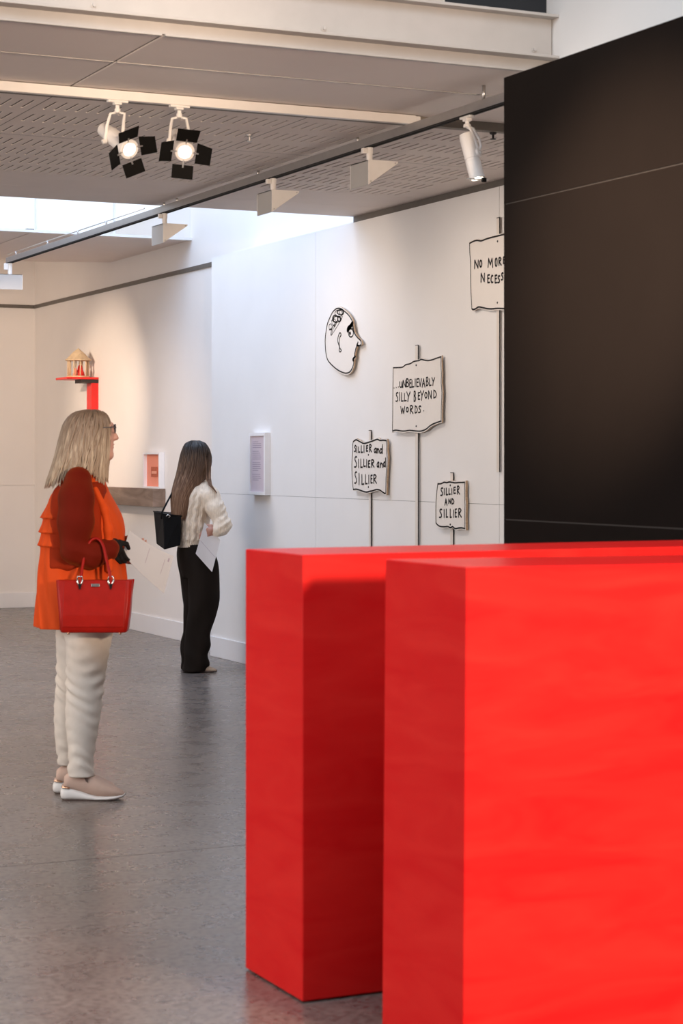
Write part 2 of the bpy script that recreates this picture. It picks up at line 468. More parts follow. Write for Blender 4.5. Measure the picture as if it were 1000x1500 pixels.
# far soffit beyond the rooflight: flat strip, then a rise to the end wall
YF = 14.92
sf = struct('ceiling_far')
gx = on_z(28, 347, 3.23).x
for a, b in ((XMIN, gx - .006), (gx + .006, XL)):
    yq = YF + .082
    mb = MB().hexa([(a, yq, 3.23), (b, yq, 3.23), (b, 16.92, 3.23), (a, 16.92, 3.23), (a, yq, 3.25), (b, yq, 3.25), (b, 16.92, 3.25), (a, 16.92, 3.25)])
    mb.hexa([(a, 16.92, 3.23), (b, 16.92, 3.23), (b, YE, 3.45), (a, YE, 3.45), (a, 16.92, 3.25), (b, 16.92, 3.25), (b, YE, 3.47), (a, YE, 3.47)])
    obj('ceiling_board', mb, M['soffit'], sf)
obj('ceiling_backing', MB().box((gx - .03, YF + .082, 3.252), (gx + .03, 16.9, 3.262)), M['dark'], sf)

# rooflight upstand: glazed clerestory strip on the far side, plain upstands elsewhere
win = struct('window_1', (0, YF, 3.23))
mull = [on_y(54, 330, YF).x, on_y(169, 330, YF).x]
xs = [mull[0] - 2.4, mull[0] - 1.2, mull[0], mull[1], XL]
obj('window_sill', MB().box((XMIN, YF, 3.226), (XL, YF + .08, 3.246)), M['white'], win)
obj('window_head', MB().box((XMIN, YF, 4.42), (XL, YF + .08, 4.6)), M['white'], win)
for x in xs[:-1]:
    obj('mullion', MB().box((x - .004, YF + .005, 3.25), (x + .004, YF + .05, 4.42)), M['base'], win)
for a, b in zip([XMIN] + xs[:-1], xs):
    obj('window_pane', MB().box((a + .004, YF + .02, 3.25), (b - .004, YF + .026, 4.42)), M['glass'], win)
obj('pane_hook', MB().box((mull[1] - .012, YF - .012, 3.325), (mull[1] + .004, YF + .004, 3.345)), M['galv'], win)
obj('wall_rooflight_near', MB().box((XMIN, YP - .12, 3.05), (XL, YP, 4.6)), M['wall'], None, 'structure')
obj('wall_rooflight_left', MB().box((.6, YP, 3.05), (.75, YF, 4.6)), M['wall'], None, 'structure')
obj('ceiling_left_of_rooflight', MB().box((XMIN, YP, 3.05), (.6, YF, 3.15)), M['soffit'], None, 'structure')

# perforated ceiling: slotted panels with a dark void behind
ce = struct('ceiling')
obj('ceiling_void', MB().box((XMIN, YL, 3.06), (XM + .2, YP - .12, 3.12)), M['dark'], ce)
def slotted(x0, x1, y0, y1, xs0, ny, pitch):
    """panel with through slots: columns every .05 m, slots .2 m long"""
    mb = MB(); w = .012; zt = ZC + .004
    cols = [xs0 + .05 * i for i in range(int((x1 - xs0 - .02) / .05) + 1)]
    prev = x0
    for c in cols:
        mb.add([(prev, y0, ZC), (c - w / 2, y0, ZC), (c - w / 2, y1, ZC), (prev, y1, ZC)], [(0, 3, 2, 1)])
        yy = y0
        for k in range(ny):
            s0 = y0 + .105 + k * pitch; s1 = s0 + .2
            mb.add([(c - w / 2, yy, ZC), (c + w / 2, yy, ZC), (c + w / 2, s0, ZC), (c - w / 2, s0, ZC)], [(0, 3, 2, 1)])
            q = [(c - w / 2, s0), (c + w / 2, s0), (c + w / 2, s1), (c - w / 2, s1)]
            mb.add([(x, y, ZC) for x, y in q] + [(x, y, zt) for x, y in q], [(0, 1, 5, 4), (1, 2, 6, 5), (2, 3, 7, 6), (3, 0, 4, 7)], 0)
            yy = s1
        mb.add([(c - w / 2, yy, ZC), (c + w / 2, yy, ZC), (c + w / 2, y1, ZC), (c - w / 2, y1, ZC)], [(0, 3, 2, 1)])
        prev = c + w / 2
    mb.add([(prev, y0, ZC), (x1, y0, ZC), (x1, y1, ZC), (prev, y1, ZC)], [(0, 3, 2, 1)])
    return mb
XJ = 2.541
yj = [YL + .045, 9.27, 10.46]
for k in range(-2, 3):
    x0, x1 = XJ + 1.2 * k + .002, XJ + 1.2 * (k + 1) - .002
    if k == 2: x1 = XM + .01
    for (ya, yb, n) in ((yj[0], yj[1], 3), (yj[1], yj[2], 4)):
        ny = 3 if n == 3 else 4
        p = .335 if n == 3 else .285
        xe = min(x1, 5.32)
        mb = slotted(x0, xe, ya + .002, yb - .002, XJ + 1.2 * k + .055, ny, p)
        if xe < x1: mb.add([(xe, ya, ZC), (x1, ya, ZC), (x1, yb, ZC), (xe, yb, ZC)], [(0, 3, 2, 1)])
        obj('ceiling_panel', mb, M['ceil'], ce)
obj('ceiling_panel', MB().box((XMIN, YL + .045, ZC), (XJ - 2.4 - .002, 10.458, ZC + .02)), M['ceil'], ce)
for a, b in ((10.463, 10.98), (10.984, YP)):
    obj('ceiling_board', MB().box((XMIN, a, ZC), (XM + .06, b, ZC + .02)), M['ceil'], ce)
obj('ceiling_lip', MB().box((XMIN, YL, ZC), (XM + .06, YL + .043, ZS + .03)), mat('unlit_olive_lip', (.20, .175, .145), .6, var=.04), ce)  # unlit look of the ceiling step put into its olive colour

# front soffit boards with a dark joint, and a pale bead between the strips
so = struct('ceiling_soffit')
obj('soffit_void', MB().box((XMIN, YB + .02, ZS + .045), (XM, YL, ZS + .06)), M['dark'], so)
xb = [XMIN, -2.2, .2, 2.605, 5.01, XM]
for x in xb[1:-1]:
    obj('joint_strip', MB().box((x - .0065, YB + .013, ZS + .006), (x + .0065, YL - .001, ZS + .028)), M['dark'], so)
for a, b in zip(xb, xb[1:]):
    for y0, y1 in ((YB + .012, 7.596), (7.608, YL)):
        obj('soffit_board', MB().box((a + .006, y0, ZS), (b - .006, y1, ZS + .03)), M['soffit'], so, bevel=.0015)
    obj('soffit_bead', MB().box((a + .007, 7.597, ZS - .003), (b - .007, 7.607, ZS + .02)), M['steel'], so)
obj('soffit_fascia', MB().box((XMIN, YB - .004, ZS + .004), (4.34, YB + .01, 3.11)), M['steel'], so)
obj('fascia_bead', MB().box((XMIN, YB - .010, ZS - .004), (2.599, YB + .012, ZS + .006)), M['steel'], so, bevel=.002)
obj('fascia_bead', MB().box((2.611, YB - .010, ZS - .004), (4.34, YB + .012, ZS + .006)), M['steel'], so, bevel=.002)

# steel beam with flanges, web and bolts
bs = struct('ceiling_beam')
XBE = 4.30
obj('bottom_flange', MB().box((XMIN, YB - .070, 3.107), (XBE, YB + .05, 3.118)), M['steel'], bs, bevel=.002)
obj('top_flange', MB().box((XMIN, YB - .070, 3.275), (XBE, YB + .05, 3.287)), M['steel'], bs, bevel=.002)
obj('web', MB().box((XMIN, YB - .018, 3.118), (XBE - .006, YB - .008, 3.275)), M['steel'], bs)
for u, v in ((137, 8), (474, 42), (782, 73)):
    p = on_y(u, v, YB - .018)
    mb = MB()
    mb.rings([[(p.x + r * math.cos(math.radians(60 * j + 15)), y, p.z + r * math.sin(math.radians(60 * j + 15))) for j in range(6)]
              for r, y in ((.013, YB - .018), (.013, YB - .021), (.008, YB - .0215), (.008, YB - .030), (.005, YB - .031))])
    obj('bolt', mb, M['steel'], bs)
# upper storey above the beam: dark glazing between pale posts
up = struct('window_2')
px0, px1 = on_y(604, 10, YB).x, on_y(648, 10, YB).x
obj('glazing_panel', MB().box((XMIN, YB + .03, 3.287), (px0, YB + .045, 5.2)), M['skydark'], up)
obj('glazing_panel', MB().box((px1, YB + .03, 3.287), (XBE, YB + .045, 5.2)), M['skydark'], up)
obj('glazing_post', MB().box((px0 + .012, YB - .045, 3.287), (px1 - .014, YB + .05, 5.2)).box((px0 - .008, YB, 3.287), (px1 + .008, YB + .05, 5.2)), M['steel'], up)
obj('mezzanine_light_block', MB().box((XMIN, YB + .06, 3.125), (XM + .2, YP - .12, 3.27)), M['dark'], None, 'structure')  # unseen mezzanine mass, added to block light

# upper right white wall behind the black partition
obj('wall_near_right', MB().box((XBE + .002, YMIN, 0), (XBE + .2, YB + .08, 5.3)), M['wall'], None, 'structure')
obj('wall_return', MB().box((XBE + .2, YB - .1, 0), (XM + .2, YB + .06, 3.1)), M['wall'], None, 'structure')
obj('ceiling_hall', MB().box((XMIN, YMIN, 5.2), (.4, YB + .1, 5.35)).box((3.95, YMIN, 5.2), (4.5, YB + .1, 5.35)).box((.4, YMIN, 5.2), (3.95, .3, 5.35)).box((.4, 4.9, 5.2), (3.95, YB + .1, 5.35)), M['wall'], None, 'structure')
obj('wall_front', MB().box((XMIN, YMIN - .2, 0), (4.5, YMIN, 5.3)), M['wall'], None, 'structure')
obj('wall_left', MB().box((XMIN - .2, YMIN, 0), (XMIN, 3.4, 5.3)).box((XMIN - .2, 12.6, 0), (XMIN, YE, 4.9)).box((XMIN - .2, 3.4, 3.3), (XMIN, 12.6, 5.3)).box((XMIN - .2, 3.4, 0), (XMIN, 12.6, .5)), M['wall'], None, 'structure')

# black partition: three rows of sheets with pale joints
XBW = 3.81
yb_ = XBW / ray(739, 400).x * ray(739, 400).y
zt_ = on_x(739, 113.5, XBW).z; zs1 = on_x(742, 298.5, XBW).z; zs0 = on_x(741, 761, XBW).z
bw = struct('wall_black_partition')
obj('partition_core', MB().box((XBW + .004, .8, 0), (XBW + .18, yb_, zt_)), M['seam'], bw)
for z0, z1 in ((0, zs0 - .0025), (zs0 + .0025, zs1 - .0025), (zs1 + .0025, zt_)):
    obj('partition_sheet', MB().box((XBW, .8, z0), (XBW + .012, yb_ - .0005, z1)), M['black'], bw)
obj('partition_end', MB().box((XBW, yb_, 0), (XBW + .18, yb_ + .006, zt_)), M['black'], bw)

# small fittings on the perforated ceiling
for (u, v, lab) in ((365, 197, 'tiny dark sprinkler head on the slotted ceiling, above the hanging grey track'),
                    (722, 194, 'tiny black sensor on the slotted ceiling beside the black wall')):
    p = on_z(u, v, ZC)
    o = obj('ceiling_sensor', MB().lathe(p, [(.018, 0), (.016, -.008), (.006, -.012), (.005, -.028), (.014, -.030), (.013, -.034)], 12), M['blackpaint'] if u > 500 else M['grey'], origin=p)
    tag(o, lab, 'ceiling fitting')

# ------------------------------------------------------------------ red plinths
pz = 1.207
p1 = on_z(443, 1470, 0); p2 = on_z(677.5, 831, pz)
A1 = (p1.x, p1.y); B1y = on_x(369, 1424, p1.x).y
def plinth(name, x0, y0, x1, y1, label):
    mb = MB().box((x0, y0, .004), (x1, y1, pz))
    o = obj(name, mb, M['red'], bevel=.004, origin=(x0, y0, 0))
    tag(o, label, 'plinth', 'red plinths')
    return o
plinth('display_plinth', p1.x, p1.y, XBW - .03, p1.y + .40, 'tall red stained plywood plinth standing farther back, against the black wall')
pl2 = plinth('display_plinth', p2.x, p2.y, XBW - .03, p2.y + .43, 'tall red stained plywood plinth nearest the camera, its broad face brightly lit')
# the near plinth leans very slightly
pl2.rotation_euler = (0, math.radians(.45), 0)

# ------------------------------------------------------------------ tracks
XT = 4.19; YT0, YT1 = 4.6, 14.72
ZT0, ZT1 = 2.952, 2.998
tr = thing('lighting_track', 'long grey aluminium lighting track hanging on pins, running towards the far wall', 'lighting track', (XT, YT0, ZT0))
mb = MB().box((XT - .016, YT0, ZT0 + .006), (XT + .016, YT1, ZT1))
obj('rail', mb, M['grey'], tr, bevel=.002)
for sx in (-1, 1):
    obj('rail_slot', MB().box((XT + sx * .017, YT0, ZT0), (XT + sx * .006, YT1, ZT0 + .006)), M['dark'], tr)
for i in range(-1, 3):
    y = 8.64 + 1.23 * i
    top = ZC if y > YL + .04 else ZS
    obj('suspension_pin', MB().tube([(XT, y, ZT1 - .002), (XT, y, top)], .008, 10), M['galv'], tr, smooth=True)
for y in (12.4, 13.0, 13.7, 14.5):
    obj('suspension_pin', MB().tube([(XT, y, ZT1 - .002), (XT, y, 3.028)], .006, 8), M['galv'], tr, smooth=True)
obj('stay_rod', MB().tube([(XT, YP + .2, 3.024), (XT, YT1, 3.024)], .004, 8), M['galv'], tr, smooth=True)
obj('suspension_pin', MB().tube([(XT, YT1 - .05, 3.02), (XT, YT1 - .05, 3.02 + .0), (XT, YT1 + .25, 3.232)], .003, 6), M['galv'], tr, smooth=True)
obj('suspension_pin', MB().tube([(XT, YP - .15, ZT1), (XT, YP - .15, ZC)], .006, 6), M['galv'], tr, smooth=True)

xe = on_z(607, 182, ZC - .002).x
tw = thing('lighting_track', 'short white lighting track fixed under the ceiling step, carrying two lit spotlights', 'lighting track', (2.0, YL - .02, ZC))
obj('rail', MB().box((-1.2, YL - .034, ZC - .004), (xe, YL - .002, ZS - .003)), M['white'], tw, bevel=.002)
obj('end_cap', MB().box((xe, YL - .033, ZC - .003), (xe + .025, YL - .003, ZS - .006)), M['white'], tw, bevel=.003)

# ------------------------------------------------------------------ wall washers
def washer(y, label, dx=.157, dz=.118, dy=.2, end=False):
    z1 = ZT0 - .062
    root = thing('wall_washer', label, 'wall washer light', (XT, y, ZT0), 'white wall washers on the grey track')
    obj('stem', MB().tube([(XT, y, ZT0), (XT, y, ZT0 - .03)], .017, 14).tube([(XT, y, ZT0 - .03), (XT, y, z1)], .015, 14), M['white'], root, smooth=False)
    obj('locking_tab', MB().box((XT - .040, y - .012, ZT0 - .03), (XT - .017, y + .012, ZT0 - .004)), M['white'], root, bevel=.003)
    xa = XT - .02
    t = .004
    tri = lambda yy: [(xa, yy, z1), (xa, yy, z1 - dz), (xa + dx, yy, z1 - .008), (xa + dx, yy, z1)]
    ya, yb = y - .03, y - .03 + dy
    for yy in (ya, yb - t - .0):
        obj('end_plate', MB().prism([(p_[0] - .0005, p_[1], p_[2] + (.0005 if p_[2] > z1 - .001 else 0)) for p_ in tri(yy)], (0, t, 0)), M['white'], root)
    obj('housing', MB().box((xa, ya + t, z1 - dz), (xa + t, yb - t, z1)).box((xa, ya + t, z1 - t), (xa + dx, yb - t, z1)), M['wshade'], root)
    d = MB()
    d.prism([(xa + t, ya + t, z1 - dz + .004), (xa + t, yb - t, z1 - dz + .004), (xa + dx - .004, yb - t, z1 - .010), (xa + dx - .004, ya + t, z1 - .010)], (-.001, 0, .002))
    obj('diffuser', d, M['wlens'], root)
    for sx, sz in ((xa + .012, z1 - dz + .016), (xa + dx - .014, z1 - .008)):
        obj('screw', MB().tube([(sx, ya + .001, sz), (sx, ya - .002, sz)], .004, 8), M['galv'], root)
    l = bpy.data.lights.new('washer_lamp', 'SPOT')
    l.energy = WASH; l.color = (1.0, .84, .70); l.spot_size = math.radians(112); l.spot_blend = .9; l.shadow_soft_size = .06
    lo = bpy.data.objects.new('washer_lamp', l); COL.objects.link(lo)
    lo.parent = root; lo.location = (.12, .07, -.16)
    dd = Vector((1.35, 0, -1.0)); lo.rotation_euler = dd.to_track_quat('-Z', 'Y').to_euler()
    return root
for u, lab in ((541, 'white wedge-shaped wall washer, the one hanging nearest the white cylinder spotlight'),
               (400, 'white wedge-shaped wall washer, middle one of three in a row along the grey track'),
               (241, 'white wedge-shaped wall washer hanging in front of the bright rooflight glass')):
    d = ray(u, 300); washer(XT / d.x * d.y, lab)
# the last one, turned towards the camera at the far end of the track
yw = YT1 - .06
root = thing('wall_washer', 'wall washer turned broadside at the far end of the grey track', 'wall washer light', (XT, yw, ZT0), 'white wall washers on the grey track')
z1 = ZT0 - .085
obj('stem', MB().tube([(XT, yw, ZT0), (XT, yw, z1)], .016, 14), M['white'], root)
obj('locking_tab', MB().box((XT - .045, yw - .012, ZT0 - .05), (XT - .016, yw + .012, ZT0 - .002)), M['white'], root, bevel=.003)
obj('housing', MB().box((XT - .20, yw - .035, z1 - .115), (XT + .085, yw - .031, z1)).box((XT - .20, yw - .035, z1 - .004), (XT + .085, yw + .12, z1)), M['wshade'], root)
for xx in (XT + .085, XT - .20):
    obj('end_plate', MB().prism([(xx, yw - .035, z1), (xx, yw - .035, z1 - .115), (xx, yw + .12, z1)], (.003, 0, 0)), M['white'], root)
obj('diffuser', MB().prism([(XT - .196, yw - .03, z1 - .11), (XT + .084, yw - .03, z1 - .11), (XT + .084, yw + .115, z1 - .006), (XT - .196, yw + .115, z1 - .006)], (0, .002, .001)), M['wlens'], root)

# ------------------------------------------------------------------ barn door spotlights on the white track
def frame_axes(d):
    d = Vector(d).normalized()
    r = d.cross(Vector((0, 0, 1))).normalized(); u = r.cross(d).normalized()
    return d, r, u

def barn_spot(um, vm, lens_px, back_px, roll, flaps, label, body_t):
    """mount pixel on the track, lens centre and body direction at the track's real distance"""
    pm = on_y(um, vm, YL - .018); t0 = (pm.x * FX + pm.y * FY)
    root = thing('spotlight', label, 'spotlight', (pm.x, pm.y, ZC), 'barn door spotlights on the white track')
    lc = at_t(lens_px[0], lens_px[1], t0 - .06)
    bc = at_t(back_px[0], back_px[1], t0 + body_t)
    d, r, u = frame_axes(lc - bc)
    ra = math.radians(roll); r, u = r * math.cos(ra) + u * math.sin(ra), u * math.cos(ra) - r * math.sin(ra)
    z0 = ZC - .004
    obj('track_adapter', MB().box((pm.x - .045, pm.y - .014, z0 - .010), (pm.x + .045, pm.y + .014, z0)).box((pm.x - .018, pm.y - .014, z0 - .020), (pm.x + .016, pm.y + .014, z0 - .010)), M['white'], root, bevel=.002)
    obj('swivel', MB().lathe((pm.x, pm.y, 0), [(.009, z0 - .022), (.009, z0 - .034), (.013, z0 - .036), (.013, z0 - .052), (.010, z0 - .054)], 16), M['white'], root, smooth=False)
    L = (lc - bc).length
    def ringp(c, rad, n=24): return [c + (r * math.cos(2 * math.pi * j / n) + u * math.sin(2 * math.pi * j / n)) * rad for j in range(n)]
    prof = [(0, .022), (.004, .030), (.35 * L, .036), (.55 * L, .036), (.85 * L, .040), (L - .004, .040), (L - .004, .026), (L - .016, .024)]
    obj('lamp_housing', MB().rings([ringp(bc + d * s, q) for s, q in prof]), M['white'], root, smooth=False)
    obj('lens', MB().rings([ringp(bc + d * (L - .012), .0205), ringp(bc + d * (L - .009), .0195)]), M['lens'], root)
    mid = bc + d * (.42 * L)
    yk = MB(); top = Vector((pm.x, pm.y, z0 - .052))
    rr = Vector((FY, -FX, 0))
    if rr.dot(r) < 0: rr = -rr
    for sgn in (-1, 1):
        q = mid + r * (sgn * .043)
        yk.tube([top + rr * (sgn * .008), top + rr * (sgn * .030) + Vector((0, 0, -.004)), top * .35 + (q + Vector((0, 0, .035))) * .65 + rr * (sgn * .012), q + Vector((0, 0, .01)), q + Vector((0, 0, -.012))],
                [.0055, .0065, .0075, .0085, .007], 8)
    obj('yoke', yk, M['white'], root, smooth=True)
    for sgn in (-1, 1):
        obj('yoke_knob', MB().tube([mid + r * (sgn * .038), mid + r * (sgn * .058)], .010, 12), M['white'], root)
    front = bc + d * (L - .002)
    # accessory ring and four flaps
    obj('accessory_ring', MB().rings([ringp(front - d * .006, .040), ringp(front, .044), ringp(front + d * .004, .042), ringp(front + d * .004, .030), ringp(front, .028)], 0, False), M['white'], root)
    for (ax, side, tilt, w0, w1, ln, gap) in flaps:
        a = r if ax == 'r' else u; b = u if ax == 'r' else r
        dirv = (a * side * math.cos(math.radians(tilt)) + d * math.sin(math.radians(tilt)))
        base = front + a * (side * gap) + d * .006
        n = dirv.cross(b).normalized() * .0012
        q = [base - b * (w0 / 2), base + b * (w0 / 2), base + dirv * ln + b * (w1 / 2), base + dirv * ln - b * (w1 / 2)]
        f = obj('barn_door_flap', MB().prism(q, n), M['flap'], root)
        obj('flap_hinge', MB().tube([front + a * (side * .034), base + dirv * .012], .004, 6), M['galv'], f)
    return root
fl1 = [('u', 1, 20, .092, .100, .064, .048), ('u', -1, 20, .094, .094, .060, .058), ('r', 1, 30, .094, .084, .070, .054), ('r', -1, 30, .092, .078, .070, .050)]
fl2 = fl1
barn_spot(172, 150, (189.5, 219), (151, 189), -27, fl1, 'white spotlight with black barn doors angled sideways, first one on the white track', .10)
barn_spot(262.5, 157.5, (270.5, 222.5), (257, 198), 4, fl2, 'white spotlight with black barn doors glaring straight at the camera', .16)

# white cylinder spotlight on the grey track
ps = on_x(684, 168, XT); t0 = ps.x * FX + ps.y * FY
root = thing('spotlight', 'white cylinder spotlight hanging from the grey track beside the black wall, pointing down', 'spotlight', (XT, ps.y, ZT0))
obj('track_adapter', MB().box((XT - .014, ps.y - .045, ZT0 - .010), (XT + .014, ps.y + .045, ZT0)).box((XT - .014, ps.y - .02, ZT0 - .022), (XT + .014, ps.y + .018, ZT0 - .010)), M['white'], root, bevel=.002)
sw = Vector((XT, ps.y, ZT0 - .022))
obj('swivel', MB().lathe((XT, ps.y, 0), [(.010, ZT0 - .02), (.009, ZT0 - .032), (.016, ZT0 - .036), (.017, ZT0 - .048)], 16), M['white'], root)
pa, pb = at_t(682, 196, t0), at_t(699, 262, t0 - .03)
d, r, u = frame_axes(pb - pa)
L = (pb - pa).length
def ringq(c, rad, n=28): return [c + (r * math.cos(2 * math.pi * j / n) + u * math.sin(2 * math.pi * j / n)) * rad for j in range(n)]
obj('lamp_housing', MB().rings([ringq(pa + d * s, q) for s, q in ((0, .020), (.002, .029), (.02, .032), (.55 * L, .033), (.56 * L, .031), (.6 * L, .031), (.61 * L, .033), (L - .01, .033), (L - .008, .0345), (L, .0345), (L, .027), (L - .012, .025))]), M['white'], root)
obj('lens', MB().rings([ringq(pb - d * .010, .011), ringq(pb - d * .004, .009)]), M['lens'], root)
side = Vector((FY, -FX, 0)) * .9 + Vector((-FX, -FY, 0)) * .44
knob = pa + d * (.42 * L) + side * .034
yk = MB()
for off in (-.010, .010):
    o2 = d.cross(side).normalized() * 0 + Vector((FX, FY, 0)) * 0 + Vector((FY, -FX, 0)) * off
    yk.tube([Vector((XT, ps.y, ZT0 - .046)) + o2 * .3, Vector((XT, ps.y, ZT0 - .056)) + side * .022 + o2 * .6, pa + d * .03 + side * .045 + o2, pa + d * .06 + side * .046 + o2 * .8, knob + side * .004], [.006, .007, .0065, .0065, .007], 8)
obj('yoke', yk, M['white'], root, smooth=True)
obj('yoke_knob', MB().rings([[knob + side * s + (d * math.cos(2 * math.pi * j / 20) + d.cross(side).normalized() * math.sin(2 * math.pi * j / 20)) * q for j in range(20)] for s, q in ((-.004, .021), (.006, .021), (.009, .018), (.009, .010), (.014, .009))]), M['white'], root)
obj('accessory_clip', MB().box(tuple(pb - Vector((.052, .010, .003))), tuple(pb + Vector((.052, .010, .000)))), M['galv'], root)
obj('filter_tab', MB().box(tuple(pb + Vector((.016, -.016, -.014))), tuple(pb + Vector((.036, -.006, .004)))), M['flap'], root)

# ------------------------------------------------------------------ cutouts on the mural wall
XF = XM - .026                                  # front face of the cutout boards
def crop(ox, oy, s):
    return lambda p: on_x(ox + p[0] / s, oy + p[1] / s, XF)

def ribbon(mb, pts, w, x, closed=False):
    """ink line of width w drawn on the plane x"""
    q = [Vector((x, p.y, p.z)) for p in pts]
    if closed: q.append(q[0])
    for a, b in zip(q, q[1:]):
        d = b - a
        if d.length < 1e-5: continue
        n = Vector((0, -d.z, d.y)).normalized() * (w / 2)
        mb.add([a - n, b - n, b + n, a + n], [(0, 1, 2, 3)])
    for p in q:
        k = 8
        mb.add([(x, p.y + math.cos(2 * math.pi * j / k) * w / 2, p.z + math.sin(2 * math.pi * j / k) * w / 2) for j in range(k)], [list(range(k))])

def arc(cx, cy, rx, ry, a0, a1, n=8):
    return [(cx + rx * math.cos(math.radians(a0 + (a1 - a0) * i / n)), cy + ry * math.sin(math.radians(a0 + (a1 - a0) * i / n))) for i in range(n + 1)]
GL = {  # single stroke hand letters in a unit box, y up
    'S': [[(.95, .93), (.62, 1.0), (.25, .88), (.22, .70), (.55, .52), (.82, .34), (.80, .14), (.45, .02), (.02, .04)]],
    'I': [[(.5, 1), (.5, 0)]],
    'L': [[(.08, 1), (.05, .02), (.95, .06)]],
    'E': [[(.95, .98), (.1, .93), (.1, .02), (.95, .05)], [(.1, .52), (.8, .56)]],
    'R': [[(.08, 0), (.1, .97), (.55, 1.0), (.85, .82), (.6, .6), (.12, .5), (.95, 0)]],
    'U': [[(.05, 1), (.08, .2), (.4, .02), (.75, .12), (.85, 1)], [(.85, 1), (.95, 0)]],
    'N': [[(.05, 0), (.1, 1), (.88, .05), (.95, 1)]],
    'B': [[(.08, 0), (.1, .98), (.6, 1.0), (.8, .80), (.55, .56), (.12, .52)], [(.55, .54), (.95, .32), (.7, .06), (.08, 0)]],
    'V': [[(.02, 1), (.45, 0), (.98, 1)]],
    'A': [[(.0, 0), (.5, 1), (1, 0)], [(.2, .38), (.8, .40)]],
    'Y': [[(.0, 1), (.48, .5)], [(1, 1), (.48, .5), (.3, 0)]],
    'O': [arc(.5, .5, .48, .5, 80, 440, 14)],
    'D': [[(.1, 0), (.12, 1), (.6, .88), (.95, .5), (.7, .12), (.1, 0)]],
    'W': [[(0, 1), (.25, 0), (.5, .75), (.75, .0), (1, 1)]],
    'M': [[(0, 0), (.12, 1), (.5, .3), (.85, 1), (1, 0)]],
    'C': [[(.95, .92), (.5, 1), (.15, .7), (.1, .3), (.45, .02), (.98, .08)]],
    'a': [[(.9, .85), (.5, 1), (.1, .6), (.15, .15), (.5, .05), (.85, .5), (.9, 1), (.85, .3), (1, 0)]],
    'n': [[(.05, 1), (.1, 0), (.15, .6), (.5, .98), (.85, .75), (.95, 0)]],
    'd': [[(.8, .45), (.4, .55), (.05, .3), (.2, .02), (.6, .08), (.85, .45), (.95, 1), (.85, .3), (.95, 0)]],
    '.': [[(.5, .5), (.52, .5)]],
}
def write(mb, C, letters, w, x):
    for ch, u0, u1, v1, v0 in letters:
        for st in GL[ch]:
            ribbon(mb, [C((u0 + a * (u1 - u0), v0 + b * (v1 - v0))) for a, b in st], w, x)

def smooth_line(pts, n=3):
    out = []; k = len(pts)
    for i in range(k - 1):
        p0, p1, p2, p3 = pts[max(i - 1, 0)], pts[i], pts[i + 1], pts[min(i + 2, k - 1)]
        for j in range(n):
            t = j / n
            out.append(tuple(.5 * ((2 * p1[c]) + (-p0[c] + p2[c]) * t + (2 * p0[c] - 5 * p1[c] + 4 * p2[c] - p3[c]) * t * t + (-p0[c] + 3 * p1[c] - 3 * p2[c] + p3[c]) * t ** 3) for c in range(2)))
    out.append(pts[-1]); return out

def board_poly(line, C, grow):
    q = [C(p) for p in line]
    cy = sum(p.y for p in q) / len(q); cz = sum(p.z for p in q) / len(q)
    hy = max(abs(p.y - cy) for p in q); hz = max(abs(p.z - cz) for p in q)
    return [Vector((XF, cy + (p.y - cy) * (1 + grow / hy), cz + (p.z - cz) * (1 + grow / hz))) for p in q]

def sign(label, C, top, right, bottom, left, letters, dots, stick, w, thick, group='protest placards on the white wall'):
    """placard cut from board: torn edges, ink border, hand lettering, on a painted stick"""
    top, right, bottom, left = [smooth_line(s) for s in (top, right, bottom, left)]
    line = top + right[1:] + bottom[1:] + left[1:-1]
    su0, su1, sv0, sv1 = stick
    a = on_x(su0, sv0, XF + .02); b = on_x(su1, sv1, XF + .02)
    root = thing('protest_placard', label, 'protest sign', (XM, (a.y + b.y) / 2, min(a.z, b.z)), group)
    poly = board_poly(line, C, .010)
    obj('board', MB().prism(poly, (thick, 0, 0), 0, 1), [M['signw'], M['ply']], root)
    ink = MB()
    for s, ww in ((top, w), (right, w * .7), (bottom, w), (left, w * .7)):
        ribbon(ink, [C(p) for p in s], ww * .95, XF - .0012)
    ib = obj('ink_border', ink, M['ink'], root)
    for let in letters:
        tx = MB(); write(tx, C, [let], w, XF - .0014)
        obj('letter' if let[0] != '.' else 'full_stop', tx, M['ink'], root)
    for p in dots:
        c = C(p)
        obj('screw', MB().tube([(XF - .002, c.y, c.z), (XF + .002, c.y, c.z)], .006, 8), M['ink'], root)
    y0, y1 = a.y, b.y
    z0, z1 = min(a.z, b.z), max(a.z, b.z)
    xa_, xb_ = XF + thick + .0005, XF + thick + .0055
    obj('stick', MB().box((xa_, y1 + .0015, z0), (xb_, y0, z1)), M['stick'], root, bevel=.001)
    obj('stick_edge', MB().box((xa_ - .0004, y1, z0), (xb_, y1 + .0025, z1)), M['ink'], root)
    obj('stick_cap', MB().box((xa_ - .0004, y1, z1), (xb_, y0, z1 + .004)), M['ink'], root)
    cz_ = C(dots[0]).z * .5 + C(dots[1]).z * .5
    obj('spacer', MB().box((XF + thick, y1 - .05, cz_ - .10), (XM - .0005, y1 - .01, cz_ + .10)).box((XF + thick, y0 + .01, cz_ - .10), (XM - .0005, y0 + .05, cz_ + .10)), M['ply'], root)
    return root

